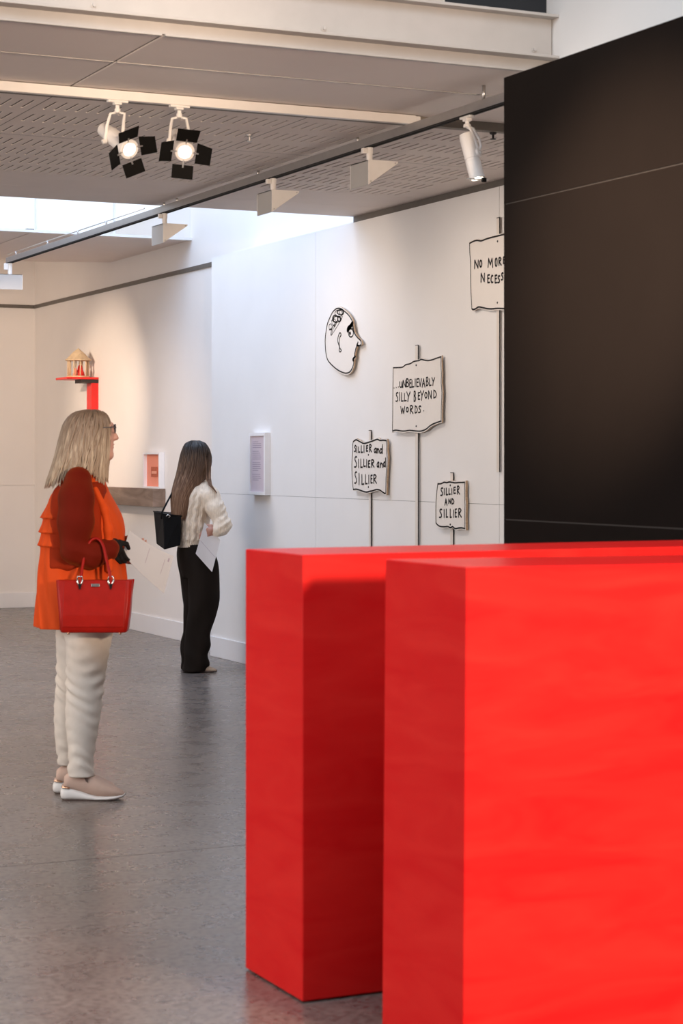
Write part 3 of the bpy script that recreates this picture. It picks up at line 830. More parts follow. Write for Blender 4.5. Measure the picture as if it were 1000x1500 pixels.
def vb(z, u):                                   # row of a height on the wall
    t = XM / ray(u, 600).x
    return HOR - (z - H) / t * F
CB = crop(560, 500, 9.0909)
sign('placard reading UNBELIEVABLY SILLY BEYOND WORDS, largest whole one on the wall', CB,
     [(145, 352), (200, 350), (270, 343), (310, 312), (370, 298), (420, 268), (490, 255), (515, 240), (560, 250), (605, 256), (660, 247), (720, 225), (782, 205)],
     [(782, 205), (779, 300), (785, 450), (782, 560), (792, 680), (785, 850), (783, 1062)],
     [(783, 1062), (700, 1090), (640, 1120), (580, 1170), (510, 1195), (440, 1192), (360, 1185), (280, 1195), (180, 1182), (135, 1195)],
     [(135, 1195), (138, 800), (141, 560), (145, 352)],
     [('.', 150, 164, 615, 629), ('.', 178, 192, 608, 622), ('.', 206, 220, 601, 615),
      ('U', 228, 268, 540, 615), ('N', 272, 314, 520, 612), ('B', 318, 355, 500, 605), ('E', 362, 387, 505, 615), ('L', 392, 422, 520, 610), ('I', 430, 446, 500, 600), ('E', 455, 484, 495, 605), ('V', 487, 522, 500, 600), ('A', 530, 567, 500, 608), ('B', 583, 615, 480, 590), ('L', 625, 652, 500, 590), ('Y', 660, 697, 485, 588),
      ('S', 178, 212, 680, 800), ('I', 222, 236, 680, 790), ('L', 253, 280, 685, 800), ('L', 292, 322, 695, 795), ('Y', 325, 370, 675, 800), ('B', 420, 447, 665, 800), ('E', 475, 502, 680, 775), ('Y', 508, 550, 660, 785), ('O', 565, 596, 680, 755), ('N', 612, 656, 660, 765), ('D', 680, 722, 650, 755),
      ('W', 245, 297, 870, 960), ('O', 318, 346, 880, 940), ('R', 368, 412, 855, 960), ('D', 432, 470, 860, 955), ('S', 480, 514, 860, 950), ('.', 543, 557, 918, 932)],
     [(450, 318), (450, 1130)], (610.4, 614.6, 506.5, vb(.30, 612)), .0086, .008)
CC = crop(505, 625, 12.5)
sign('placard reading SILLIER and SILLIER and SILLIER, left of the largest one', CC,
     [(155, 275), (205, 240), (260, 265), (310, 292), (355, 308), (440, 285), (520, 258), (595, 232), (640, 252), (700, 248), (760, 255)],
     [(760, 255), (766, 350), (763, 450), (776, 560), (768, 700), (758, 850), (752, 1000), (748, 1215)],
     [(748, 1215), (730, 1222), (690, 1195), (640, 1160), (575, 1152), (520, 1170), (460, 1182), (400, 1198), (340, 1185), (270, 1160), (210, 1145), (155, 1150)],
     [(155, 1150), (140, 1000), (130, 800), (130, 640), (145, 450), (145, 330), (155, 275)],
     [('S', 176, 206, 345, 455), ('I', 214, 230, 365, 475), ('L', 250, 277, 375, 470), ('L', 300, 330, 350, 475), ('I', 345, 359, 350, 470), ('E', 392, 427, 345, 450), ('R', 450, 492, 325, 460), ('a', 535, 580, 395, 480), ('n', 590, 630, 400, 480), ('d', 640, 692, 330, 490),
      ('S', 175, 224, 545, 745), ('I', 244, 260, 600, 750), ('L', 290, 325, 595, 750), ('L', 345, 380, 600, 730), ('I', 393, 407, 605, 740), ('E', 428, 465, 620, 745), ('R', 485, 540, 605, 740), ('a', 588, 627, 650, 745), ('n', 650, 697, 665, 745), ('d', 705, 748, 575, 735),
      ('S', 178, 222, 825, 1040), ('I', 254, 270, 860, 1060), ('L', 310, 352, 880, 1060), ('L', 376, 413, 880, 1050), ('I', 433, 447, 890, 1040), ('E', 475, 506, 885, 1035), ('R', 525, 585, 880, 1035)],
     [(432, 515), (432, 1105)], (541.2, 544.4, 631, vb(.30, 543)), .0098, .013)
CD = crop(630, 690, 14.286)
sign('smallest placard, reading SILLIER AND SILLIER, lowest on the wall above the red plinth', CD,
     [(160, 268), (230, 265), (290, 235), (350, 243), (400, 228), (460, 238), (520, 247), (600, 240), (660, 240), (722, 235)],
     [(722, 235), (720, 350), (718, 560), (728, 700), (720, 900), (720, 1000), (726, 1205)],
     [(726, 1205), (660, 1188), (610, 1190), (580, 1195), (535, 1205), (500, 1190), (470, 1162), (425, 1185), (370, 1160), (300, 1165), (220, 1160), (160, 1130), (120, 1085)],
     [(120, 1085), (118, 900), (120, 700), (130, 520), (145, 380), (160, 268)],
     [('S', 218, 267, 350, 515), ('I', 287, 303, 370, 490), ('L', 335, 370, 360, 500), ('L', 391, 424, 370, 490), ('I', 447, 462, 370, 490), ('E', 492, 532, 335, 470), ('R', 565, 617, 315, 480),
      ('A', 308, 352, 585, 710), ('N', 386, 434, 590, 680), ('D', 450, 502, 580, 690),
      ('S', 192, 248, 795, 975), ('I', 284, 300, 810, 970), ('L', 335, 372, 800, 970), ('L', 418, 447, 800, 975), ('I', 480, 496, 820, 970), ('E', 520, 557, 790, 965), ('R', 590, 657, 785, 965)],
     [(420, 300), (420, 1118)], (660.3, 664.5, 693, vb(.30, 662)), .0090, .015)
CA = crop(675, 310, 9.371)
sign('placard reading NO MORE NECESS, highest on the wall and partly hidden behind the black wall', CA,
     [(120, 435), (180, 405), (225, 395), (280, 402), (350, 375), (420, 355), (500, 335), (595, 312), (760, 275), (960, 240)],
     [(960, 240), (965, 500), (955, 800), (962, 1100), (960, 1310)],
     [(960, 1310), (800, 1330), (600, 1332), (500, 1328), (430, 1335), (360, 1332), (300, 1318), (240, 1310), (200, 1335), (165, 1345), (150, 1330)],
     [(150, 1330), (138, 1100), (133, 900), (132, 700), (122, 560), (120, 435)],
     [('N', 186, 242, 670, 780), ('O', 258, 288, 670, 760), ('M', 373, 437, 645, 765), ('O', 470, 499, 640, 750), ('R', 520, 557, 630, 735), ('E', 580, 607, 620, 712),
      ('N', 273, 327, 850, 965), ('E', 366, 396, 865, 977), ('C', 410, 441, 875, 977), ('E', 467, 496, 870, 980), ('S', 506, 536, 880, 977), ('S', 554, 581, 840, 938)],
     [(503, 408), (500, 1250)], (729.6, 733.8, 320, 691.5), .0098, .008)

# face cutout
CFc = crop(465, 440, 12.5)
outl = [(345, 152), (400, 145), (450, 165), (500, 205), (560, 260), (605, 320), (635, 380), (645, 430), (655, 500), (670, 580), (700, 640), (740, 690), (790, 735), (800, 780), (795, 815), (760, 828), (724, 826), (705, 870), (690, 930), (675, 1000), (692, 1030), (662, 1075), (664, 1110), (655, 1180), (630, 1250), (590, 1310), (530, 1332), (470, 1322), (390, 1285), (320, 1235), (250, 1170), (190, 1095), (160, 1000), (145, 870), (140, 720), (155, 580), (175, 460), (200, 380), (240, 290), (285, 205)]
fc = thing('face_cutout', 'cut-out line drawing of a balding head in profile, mounted on the white wall', 'wall cutout', tuple(CFc((400, 1330))))
sm = smooth_line(outl + [outl[0]])[:-1]
obj('board', MB().prism(board_poly(sm, CFc, .012), (.010, 0, 0), 0, 1), [M['signw'], M['ply']], fc)
spc = CFc((420, 700))
obj('spacer', MB().box((XF + .010, spc.y - .08, spc.z - .08), (XM, spc.y + .08, spc.z + .08)), M['ply'], fc)
ink = MB(); xi = XF - .0012
ribbon(ink, [CFc(p) for p in sm], .009, xi, True)
for st, w in (
    ([(425, 655), (430, 610), (405, 597), (378, 670), (370, 740), (385, 800), (402, 860), (396, 920), (415, 945), (435, 912), (408, 870), (396, 790), (400, 720), (412, 670), (432, 640)], .008),
    ([(612 + 45 * math.cos(i * .45), 595 + 76 * math.sin(i * .45)) for i in range(15)], .009),
    ([(596, 590), (600, 606), (592, 612), (590, 596), (600, 600)], .016),
    ([(553, 548), (565, 510), (600, 480), (640, 420)], .030), ([(560, 515), (610, 455), (636, 425)], .022), ([(640, 425), (637, 500), (650, 520)], .006),
    ([(740, 770), (735, 790), (722, 822), (760, 830)], .012), ([(692, 1030), (648, 1075), (655, 1105)], .014)):
    ribbon(ink, [CFc(p) for p in smooth_line(st)], w, xi)
rr_ = random.Random(3)
for (cx, cy, rx, ry, turns, w) in ((415, 215, 60, 45, 1.6, .008), (390, 235, 85, 55, 1.2, .006), (325, 335, 55, 65, 2.2, .009), (350, 345, 70, 55, 1.4, .007), (400, 345, 30, 45, 1.5, .010), (440, 215, 45, 50, 1.2, .006), (300, 400, 45, 60, 1.3, .006), (240, 485, 35, 55, 1.0, .006)):
    n = int(18 * turns); ph = rr_.uniform(0, 6)
    ribbon(ink, [CFc((cx + (rx * math.cos(ph + 2 * math.pi * turns * i / n)) * (1 - .25 * i / n) + rr_.uniform(-4, 4), cy + ry * math.sin(ph + 2 * math.pi * turns * i / n) + rr_.uniform(-4, 4))) for i in range(n)], w * .85, xi)
for st in ([(458, 290), (400, 410), (320, 540), (252, 645)], [(350, 400), (290, 520), (248, 640)], [(340, 390), (260, 500), (212, 540)], [(320, 420), (300, 470), (320, 480), (350, 410)], [(385, 390), (430, 370), (455, 290)], [(215, 545), (270, 520), (240, 600), (250, 645)]):
    ribbon(ink, [CFc(p) for p in smooth_line(st)], .004, xi)
obj('ink_drawing', ink, M['ink'], fc)

# ------------------------------------------------------------------ framed text panel on the mural wall
def deep_frame(name, label, cat, yl, yr, z0, z1, xw, depth, rim):
    root = thing(name, label, cat, (xw, (yl + yr) / 2, z0))
    x0 = xw - depth
    m = MB()
    m.box((x0, yr, z0), (xw, yr + rim, z1)).box((x0, yl - rim, z0), (xw, yl, z1))
    m.box((x0, yr + rim, z0), (xw, yl - rim, z0 + rim)).box((x0, yr + rim, z1 - rim), (xw, yl - rim, z1))
    obj('frame', m, M['frame'], root)
    return root, x0
pt = on_x(388, 640, XM - .042); pl = on_x(364.5, 640, XM - .042)
pz1 = on_x(390, 633.5, XM - .042).z; pz0 = on_x(390, 725.5, XM - .042).z
tp, x0 = deep_frame('text_panel', 'white deep-framed panel of small grey print on the bluish end of the white wall', 'wall text', pl.y, pt.y, pz0, pz1, XM - .001, .042, .022)
obj('printed_page', MB().box((x0 + .010, pt.y + .022, pz0 + .022), (x0 + .014, pl.y - .022, pz1 - .022)), M['page'], tp)
tl = MB(); zz = pz1 - .065; rt = random.Random(5)
k = 0
while zz > pz0 + .09:
    wline = .16 * (1 if k % 5 else .7) * rt.uniform(.85, 1.0)
    if k % 6 != 4:
        yy = pl.y - .045
        tl.add([(x0 + .0096, yy, zz), (x0 + .0096, yy - wline, zz), (x0 + .0096, yy - wline, zz + .0042), (x0 + .0096, yy, zz + .0042)], [(0, 1, 2, 3)])
    zz -= .0135; k += 1
obj('print_lines', tl, M['text'], tp)

# ------------------------------------------------------------------ timber ledge and framed coral print
zl1 = on_x(232, 716.3, XL - .1).z; zl0 = zl1 - .150
ye = on_x(223.5, 730, XL - .115).y
lg = obj('timber_ledge', MB().box((XL - .115, ye, zl0), (XL - .002, ye + 2.2, zl1)), M['ledge'], bevel=.003, origin=(XL, ye, zl0))
tag(lg, 'weathered brown timber ledge on the rear wall behind the blonde woman', 'ledge')
fy1 = on_x(233, 690, XL - .05).y; fy0 = on_x(209.5, 690, XL - .05).y
fz0 = zl1 + .001; fz1 = on_x(234, 662.5, XL - .05).z
fr, x0 = deep_frame('framed_print', 'small coral-red print in a white box frame standing on the timber ledge', 'framed picture', fy0, fy1, fz0, fz1, XL - .003, .048, .016)
obj('mount_board', MB().box((x0 + .03, fy1 + .016, fz0 + .016), (x0 + .034, fy0 - .016, fz1 - .016)), M['coral'], fr)
cy = (fy0 + fy1) / 2 - .012; cz = (fz0 + fz1) / 2 - .012
obj('print_block', MB().box((x0 + .024, cy - .075, cz - .042), (x0 + .030, cy + .075, cz + .042)), M['coral2'], fr)
obj('print_strip', MB().box((x0 + .022, cy - .062, cz - .016), (x0 + .024, cy + .055, cz + .006)), M['coral3'], fr)

# ------------------------------------------------------------------ red bracket shelf and the carved pavilion on it
ysh0, ysh1 = XL / ray(145, 560).x * ray(145, 560).y, XL / ray(145, 560).x * ray(145, 560).y + .34
xsh = on_y(98, 552, ysh0).x; xs1 = XL - .004
zsh = on_y(110, 552, ysh0).z
sh = thing('bracket_shelf', 'red shelf board on a red wall bracket, above the blonde woman', 'shelf', (XL, ysh0, zsh - .5))
obj('shelf_board', MB().box((xsh, ysh0, zsh - .020), (xs1, ysh1, zsh)), M['redpaint'], sh, bevel=.003)
obj('shelf_block', MB().box((xs1 - .16, ysh0 + .01, zsh - .052), (xs1 + .003, ysh0 + .20, zsh - .020)), M['blackpaint'], sh, bevel=.002)
obj('bracket_post', MB().box((xs1 - .062, ysh0 + .015, zsh - .95), (xs1 + .003, ysh0 + .155, zsh - .052)), M['redpaint'], sh, bevel=.002)
yc = (ysh0 + ysh1) / 2
pvx = on_y(114.5, 540, yc).x; zb = zsh + .001
pv = thing('pavilion_model', 'small carved wooden pavilion model with a cone roof, on the red shelf', 'model', (pvx, yc, zb), None)
Rr = .106
zr = on_y(116, 528.5, yc).z; zp = on_y(116, 511.5, yc).z
obj('base_disc', MB().lathe((pvx, yc, zb), [(Rr - .004, 0), (Rr, .004), (Rr, .012), (Rr - .006, .014)], 32), M['carved'], pv)
obj('roof', MB().lathe((pvx, yc, 0), [(Rr + .008, zr), (Rr + .012, zr + .004), (Rr + .012, zr + .012), (Rr, zr + .016), (.05, zr + .075), (.012, zp), (.004, zp + .004)], 32), M['carved'], pv)
obj('finial', MB().lathe((pvx, yc, zp), [(.004, 0), (.006, .004), (.003, .009)], 10), M['carved'], pv)
for i in range(10):
    a = 2 * math.pi * (i + .35) / 10
    cx, cy2 = pvx + (Rr - .012) * math.cos(a), yc + (Rr - .012) * math.sin(a)
    obj('column', MB().tube([(cx, cy2, zb + .013), (cx, cy2, zr + .002)], .0062, 8), M['carved'], pv, smooth=True)
# red carved group standing inside
fg = thing('carved_figure', 'tiny red and coral carved figure standing inside the wooden pavilion', 'figurine', (pvx, yc, zb + .0145))
obj('robe', MB().lathe((pvx + .012, yc - .02, zb + .0145), [(.042, 0), (.038, .03), (.026, .055), (.02, .085), (.012, .10)], 14), M['redpaint'], fg, smooth=True)
obj('head', MB().lathe((pvx + .016, yc - .02, zb + .112), [(.004, 0), (.016, .008), (.018, .02), (.012, .032), (.003, .036)], 12), M['carved'], fg, smooth=True)
obj('companion', MB().lathe((pvx - .035, yc - .03, zb + .0145), [(.026, 0), (.024, .02), (.015, .04), (.014, .052), (.010, .066), (.002, .07)], 12), M['coral'], fg, smooth=True)

# ------------------------------------------------------------------ signed distance modelling for figures
class Vol:
    def __init__(s, lo, hi, h):
        s.lo = np.array(lo, float); s.h = h
        s.n = np.ceil((np.array(hi) - s.lo) / h).astype(int) + 1
        s.D = np.full(s.n, 1.0, np.float32)
    def _sl(s, lo, hi):
        a = np.clip(np.floor((np.array(lo) - s.lo) / s.h).astype(int), 0, s.n)
        b = np.clip(np.ceil((np.array(hi) - s.lo) / s.h).astype(int) + 1, 0, s.n)
        ax = [(s.lo[i] + s.h * np.arange(a[i], b[i])).astype(np.float32) for i in range(3)]
        return (slice(a[0], b[0]), slice(a[1], b[1]), slice(a[2], b[2])), ax[0][:, None, None], ax[1][None, :, None], ax[2][None, None, :]
    def add(s, fn, lo, hi, k=.01, pad=.03):
        m = pad + k
        sl, X, Y, Z = s._sl([q - m for q in lo], [q + m for q in hi])
        d = fn(X, Y, Z); D = s.D[sl]
        if D.size == 0: return s
        h = np.maximum(k - np.abs(D - d), 0) / max(k, 1e-6)
        s.D[sl] = np.minimum(D, d) - h * h * k * .25
        return s
    def sub(s, fn, lo, hi, k=.006):
        sl, X, Y, Z = s._sl([q - .03 for q in lo], [q + .03 for q in hi])
        d = -fn(X, Y, Z); D = s.D[sl]
        h = np.maximum(k - np.abs(D - d), 0) / k
        s.D[sl] = np.maximum(D, d) + h * h * k * .25
        return s
    def warp(s, fn):
        sl, X, Y, Z = s._sl(s.lo, s.lo + s.n * s.h)
        s.D[sl] += fn(X, Y, Z)
        return s
    def cap(s, a, b, r1, r2=None, k=.01):
        a = np.array(a, float); b = np.array(b, float); r2 = r1 if r2 is None else r2
        R = max(r1, r2); ab = b - a; L2 = max(ab @ ab, 1e-9)
        def fn(X, Y, Z):
            t = np.clip(((X - a[0]) * ab[0] + (Y - a[1]) * ab[1] + (Z - a[2]) * ab[2]) / L2, 0, 1)
            return np.sqrt((X - a[0] - t * ab[0]) ** 2 + (Y - a[1] - t * ab[1]) ** 2 + (Z - a[2] - t * ab[2]) ** 2) - (r1 + t * (r2 - r1))
        return s.add(fn, np.minimum(a, b) - R, np.maximum(a, b) + R, k)
    def chain(s, pts, rs, k=.01):
        for i in range(len(pts) - 1): s.cap(pts[i], pts[i + 1], rs[i], rs[i + 1], k)
        return s
    def ell(s, c, r, k=.01, yaw=0., pitch=0., neg=False):
        c = np.array(c, float); R = max(r); cy, sy = math.cos(yaw), math.sin(yaw); cp, sp = math.cos(pitch), math.sin(pitch)
        def fn(X, Y, Z):
            x, y, z = X - c[0], Y - c[1], Z - c[2]
            x, y = x * cy + y * sy, -x * sy + y * cy
            x, z = x * cp + z * sp, -x * sp + z * cp
            k0 = np.sqrt((x / r[0]) ** 2 + (y / r[1]) ** 2 + (z / r[2]) ** 2)
            k1 = np.sqrt((x / r[0] ** 2) ** 2 + (y / r[1] ** 2) ** 2 + (z / r[2] ** 2) ** 2) + 1e-6
            return k0 * (k0 - 1) / k1
        return (s.sub if neg else s.add)(fn, c - R, c + R, k)
    def loft(s, secs, k=.01, p=2.0, disp=None, rnd=.0):
        """secs: (z, cx, cy, rx, ry), any order"""
        q = fine(secs); zs = q[:, 0]
        def fn(X, Y, Z):
            z = Z.ravel()
            cx, cy, rx, ry = [np.interp(z, zs, q[:, i])[None, None, :].astype(np.float32) for i in (1, 2, 3, 4)]
            a, b = np.abs(X - cx) / rx, np.abs(Y - cy) / ry
            rr = (a ** p + b ** p) ** (1 / p)
            d = (rr - 1) * np.minimum(rx, ry)
            if disp is not None: d = d - disp(np.arctan2((Y - cy) / ry, (X - cx) / rx), Z, X, Y)
            return np.maximum(d, np.maximum(zs[0] - Z, Z - zs[-1]))
        lo = [(q[:, 1] - q[:, 3]).min(), (q[:, 2] - q[:, 4]).min(), zs[0]]; hi = [(q[:, 1] + q[:, 3]).max(), (q[:, 2] + q[:, 4]).max(), zs[-1]]
        return s.add(fn, lo, hi, k)
    def obj(s, name, m, parent, relax=2):
        g = vdb.FloatGrid(1.0); g.copyFromArray(s.D)
        pts, quads = g.convertToQuads(0.0)
        me = bpy.data.meshes.new(name)
        pts = pts * s.h + s.lo
        me.vertices.add(len(pts)); me.vertices.foreach_set('co', pts.astype(np.float32).ravel())
        me.loops.add(len(quads) * 4); me.polygons.add(len(quads))
        me.loops.foreach_set('vertex_index', quads[:, ::-1].astype(np.int32).ravel())
        me.polygons.foreach_set('loop_start', np.arange(0, len(quads) * 4, 4, dtype=np.int32))
        me.update(calc_edges=True); me.validate()
        bm = bmesh.new(); bm.from_mesh(me)
        if relax:
            for _ in range(relax): bmesh.ops.smooth_vert(bm, verts=bm.verts, factor=.5, use_axis_x=True, use_axis_y=True, use_axis_z=True)
        bmesh.ops.recalc_face_normals(bm, faces=bm.faces)
        bm.to_mesh(me); bm.free()
        me.polygons.foreach_set('use_smooth', [True] * len(me.polygons))
        me.materials.append(m); me.update()
        return link(name, me, parent)

def fine(secs, n=80):
    a = np.array(sorted(secs), float)
    z = np.linspace(a[0, 0], a[-1, 0], n)
    out = [z]
    for c in range(1, a.shape[1]):
        m = np.gradient(a[:, c], a[:, 0])            # monotone-ish hermite
        i = np.clip(np.searchsorted(a[:, 0], z) - 1, 0, len(a) - 2)
        h = a[i + 1, 0] - a[i, 0]; t = (z - a[i, 0]) / h
        sl = (a[i + 1, c] - a[i, c]) / h
        m0 = np.clip(m[i], -3 * abs(sl), 3 * abs(sl)); m1 = np.clip(m[i + 1], -3 * abs(sl), 3 * abs(sl))
        out.append((2 * t ** 3 - 3 * t ** 2 + 1) * a[i, c] + (t ** 3 - 2 * t ** 2 + t) * h * m0 + (-2 * t ** 3 + 3 * t ** 2) * a[i + 1, c] + (t ** 3 - t ** 2) * h * m1)
    return np.stack(out, 1)

def strands(mb, secs, n, rng, r=.0026, zend=None, out=.003, th=(0, 360), wav=.004, steps=15, drift=.25):
    """locks that follow a lofted hair shape from the crown down"""
    q = fine(secs); zs = q[:, 0]; zt = zs[-1]
    for _ in range(n):
        a0 = math.radians(rng.uniform(*th)); da = rng.uniform(-drift, drift)
        ze = zend(a0, rng) if zend else zs[0]
        zst = zt - (rng.random() ** 2) * .35 * (zt - zs[0])
        ph = rng.uniform(0, 6.28); o_ = out * rng.uniform(-.6, 1.0); rr = r * rng.uniform(.6, 1.3); w = wav * rng.uniform(.2, 1)
        path = []; rad = []
        for i in range(steps):
            t = i / (steps - 1); te = t ** 1.25
            z = zst + (ze - zst) * te
            zz = max(z, zs[0])
            cx, cy, rx, ry = [np.interp(zz, zs, q[:, c]) for c in (1, 2, 3, 4)]
            a = a0 + da * t + w * 8 * math.sin(ph + 5 * t)
            path.append((cx + (rx + o_) * math.cos(a), cy + (ry + o_) * math.sin(a), z + .001))
            rad.append(rr * (.5 + 1.0 * math.sin(min(1, t * 1.15) * 2.6) + .05) if t < 1 else rr * .2)
        mb.tube(path, [max(.0006, x) for x in rad], 5, 0, False)

def shoe_rings(secs, yc, n=20, p=2.6):
    """rings along x: (x, zbottom, ztop, halfwidth, yshift)"""
    R = []
    for x, zb, zt, hw, ysh in secs:
        c = (zb + zt) / 2; h = (zt - zb) / 2; ring = []
        for j in range(n):
            t = 2 * math.pi * j / n; ct, st = math.cos(t), math.sin(t)
            ring.append((x, yc + ysh + hw * math.copysign(abs(ct) ** (2 / p), ct), c + h * math.copysign(abs(st) ** (2 / p), st)))
        R.append(ring)
    return R

def hand(v, wrist, palm, fdir, down, side, s, curl, k=.004):
    """palm and five separate bent fingers; fdir: finger direction, down: curl direction, side: index side"""
    W, P = Vector(wrist), Vector(palm); f, dn, sd = Vector(fdir).normalized(), Vector(down).normalized(), Vector(side).normalized()
    v.cap(W, P, .024 * s, .028 * s, .01)
    for i, (off, ln) in enumerate(((.026, .068), (.009, .076), (-.008, .071), (-.024, .056))):
        b = P + sd * (off * s) + f * (.026 * s)
        v.cap(P + sd * (off * .6 * s), b, .015 * s, .0105 * s, .008)
        pts = [b]; a = 0
        for seg, c in zip((.42, .33, .25), curl):
            a += c
            pts.append(pts[-1] + (f * math.cos(a) + dn * math.sin(a)) * (ln * seg * s))
        v.chain(pts, [.0095 * s, .0088 * s, .008 * s, .007 * s], k)
    t0 = P + sd * (.030 * s) - f * (.012 * s)
    t1 = t0 + (sd * .8 + f * .6 + dn * .5).normalized() * (.034 * s)
    t2 = t1 + (f * .9 + dn * .6 - sd * .1).normalized() * (.028 * s)
    v.chain([P - f * .015 * s, t0, t1, t2], [.014 * s, .013 * s, .0105 * s, .0085 * s], k)

# ================================================================== woman in orange
T1 = 8.666
o1 = at_t(120, 1166.5, T1)
U = lambda u: (u - 120) / 336.6
V = lambda v: (1166.5 - v) / 336.6
w1 = thing('person', 'woman with blonde shoulder-length hair in bright orange blouse and cream trousers, holding a paper sheet', 'person', (o1.x, o1.y, 0), None, -YAW)

def sec(v, u0, u1, yc, ry):
    k = 1 + yc / T1
    return (V(v), (U(u0) + U(u1)) / 2 + ((u0 + u1) / 2 - 500) / F * yc, yc, (U(u1) - U(u0)) / 2 * k, ry)

def loc1(u, v, y):                               # exact point in the figure's frame for a pixel at depth y
    p = at_t(u, v, T1 + y) - Vector((o1.x, o1.y, 0))
    return (p.x * FY - p.y * FX, p.x * FX + p.y * FY, p.z)

h = .0048
b = Vol((-.25, -.32, -.005), (.36, .32, 1.70), h)
# head turned a little away from the camera
yw_ = .18
cyw, syw = math.cos(yw_), math.sin(yw_)
def hd(x, y, z): return (.030 + x * cyw - y * syw, x * syw + y * cyw, z)
b.ell(hd(-.005, 0, 1.575), (.098, .076, .098), .02, yw_)
b.ell(hd(.045, 0, 1.555), (.060, .060, .098), .03, yw_)
b.cap(hd(.035, -.028, 1.515), hd(.080, -.008, 1.487), .030, .020, .025)
b.cap(hd(.035, .028, 1.515), hd(.080, .008, 1.487), .030, .020, .025)
b.ell(hd(.085, 0, 1.484), (.018, .020, .017), .014, yw_)            # chin
b.cap(hd(.098, 0, 1.600), hd(.118, 0, 1.563), .008, .0105, .012)      # nose
b.ell(hd(.116, 0, 1.558), (.012, .016, .009), .008, yw_)
b.ell(hd(.096, 0, 1.530), (.014, .022, .007), .007, yw_)              # upper lip
b.ell(hd(.094, 0, 1.517), (.014, .020, .0075), .007, yw_)             # lower lip
b.cap(hd(.085, -.045, 1.612), hd(.097, -.010, 1.618), .010, .010, .014)   # brows
b.cap(hd(.085, .045, 1.612), hd(.097, .010, 1.618), .010, .010, .014)
for sg in (-1, 1):
    b.ell(hd(.084, sg * .032, 1.598), (.016, .017, .010), .008, yw_, 0, True)
    b.ell(hd(.074, sg * .032, 1.597), (.014, .014, .012), .003, yw_)
    b.ell(hd(.070, sg * .040, 1.560), (.022, .022, .020), .02, yw_)       # cheeks
    b.ell(hd(-.005, sg * .078, 1.575), (.018, .010, .030), .006, yw_)     # ears
b.cap((.010, 0, 1.36), (.035, 0, 1.50), .058, .054, .03)
# trunk, arms and legs under the clothes
b.loft([(.80, .01, 0, .10, .13), (.92, .0, 0, .11, .14), (1.08, .0, 0, .11, .14), (1.20, .0, 0, .11, .15), (1.30, -.005, 0, .08, .13), (1.39, .0, 0, .05, .07)], .02)
SHn, ELn, WRn = (U(122), -.185, V(722)), (U(117), -.225, V(803)), (U(158), -.150, V(803))
b.chain([(0, -.10, 1.32), SHn], [.04, .045], .02).chain([SHn, ELn], [.052, .042], .02).chain([ELn, WRn], [.040, .026], .015)
SHf, ELf, WRf = (.01, .185, 1.32), (.0, .235, 1.06), loc1(190, 818, .20)
b.chain([(0, .10, 1.32), SHf], [.04, .045], .02).chain([SHf, ELf], [.052, .042], .02).chain([ELf, WRf], [.040, .026], .015)
hand(b, WRf, loc1(203, 815, .155), (.35, -.25, .9), (.1, -1, .15), (-.9, .0, .35), .86, (.1, .25, .3))
for sg, dx in ((-1, 0), (1, -.03)):
    b.chain([(.01 + dx * .3, sg * .085, .80), (U(124) + dx, sg * .085, V(1010)), (U(118) + dx, sg * .085, .085)], [.07, .045, .030], .02)
    b.ell((U(128) + dx, sg * .085, .052), (.075, .022, .022), .01)
b.obj('body', M['skin'], w1)
# lips as a thin tinted piece
lp = Vol((.08, -.05, 1.50), (.18, .07, 1.55), .0022)
lp.ell(hd(.0975, 0, 1.5305), (.0135, .019, .0055), .003, yw_).ell(hd(.0955, 0, 1.5175), (.0135, .017, .006), .003, yw_)
lp.obj('lips', M['lips'], w1)

# spectacles
gl = MB()
for sg in (-1, 1):
    c = Vector(hd(.112, sg * .034, 1.600))
    e1 = Vector(hd(.112, sg * .034 + .02, 1.600)) - c; e1.normalize()
    R = [c + e1 * (.026 * math.cos(2 * math.pi * j / 20)) + Vector((0, 0, .019 * math.sin(2 * math.pi * j / 20))) for j in range(21)]
    gl.tube(R, .0022, 6)
    gl.tube([Vector(hd(.112, sg * .060, 1.604)), Vector(hd(.10, sg * .080, 1.606)), Vector(hd(.0, sg * .084, 1.600))], .0022, 6)
gl.tube([Vector(hd(.112, -.009, 1.603)), Vector(hd(.118, 0, 1.606)), Vector(hd(.112, .009, 1.603))], .002, 6)
obj('spectacles', gl, M['glasses'], w1, local=True, smooth=True)

# blouse: loose front, tiered ruffles falling down the back
def blouse_fold(a, Z, X, Y):
    g = np.clip((1.30 - Z) / .5, 0, 1)
    f = .007 * g * np.sin(a * 9 + 3 * np.sin(Z * 7)) + .004 * g * np.sin(a * 17 + Z * 22)
    back = np.clip((-.05 - X) / .08, 0, 1)
    zz = (1.275 - Z) / .062
    tier = np.where((Z > 1.09) & (Z < 1.275), (zz - np.floor(zz)) ** 1.5 * .013, 0) * back * (1 + .4 * np.sin(a * 22))
    return f + tier + .003 * np.sin(Z * 60 + 4 * np.sin(a * 3)) * np.clip((Z - 1.0) * 3, 0, 1) * np.clip((1.2 - Z) * 5, 0, 1)
bl = Vol((-.27, -.31, .70), (.26, .31, 1.44), .0052)
bl.loft([sec(696, 106, 146, 0, .085), sec(706, 93, 153, 0, .135), sec(722, 78, 160, 0, .185), sec(738, 71, 169, 0, .205), sec(755, 66, 178, 0, .21), sec(770, 64, 182, 0, .212),
         sec(790, 62, 182.5, 0, .212), sec(810, 61, 181, 0, .212), sec(830, 58, 183, 0, .215), sec(860, 55.5, 185, 0, .22), sec(890, 54, 186, 0, .225), sec(917, 53, 186, 0, .228)], .01, 2.3, blouse_fold)
bl.cap((.0, -.0, 1.35), (.02, 0, 1.41), .085, .072, .03)
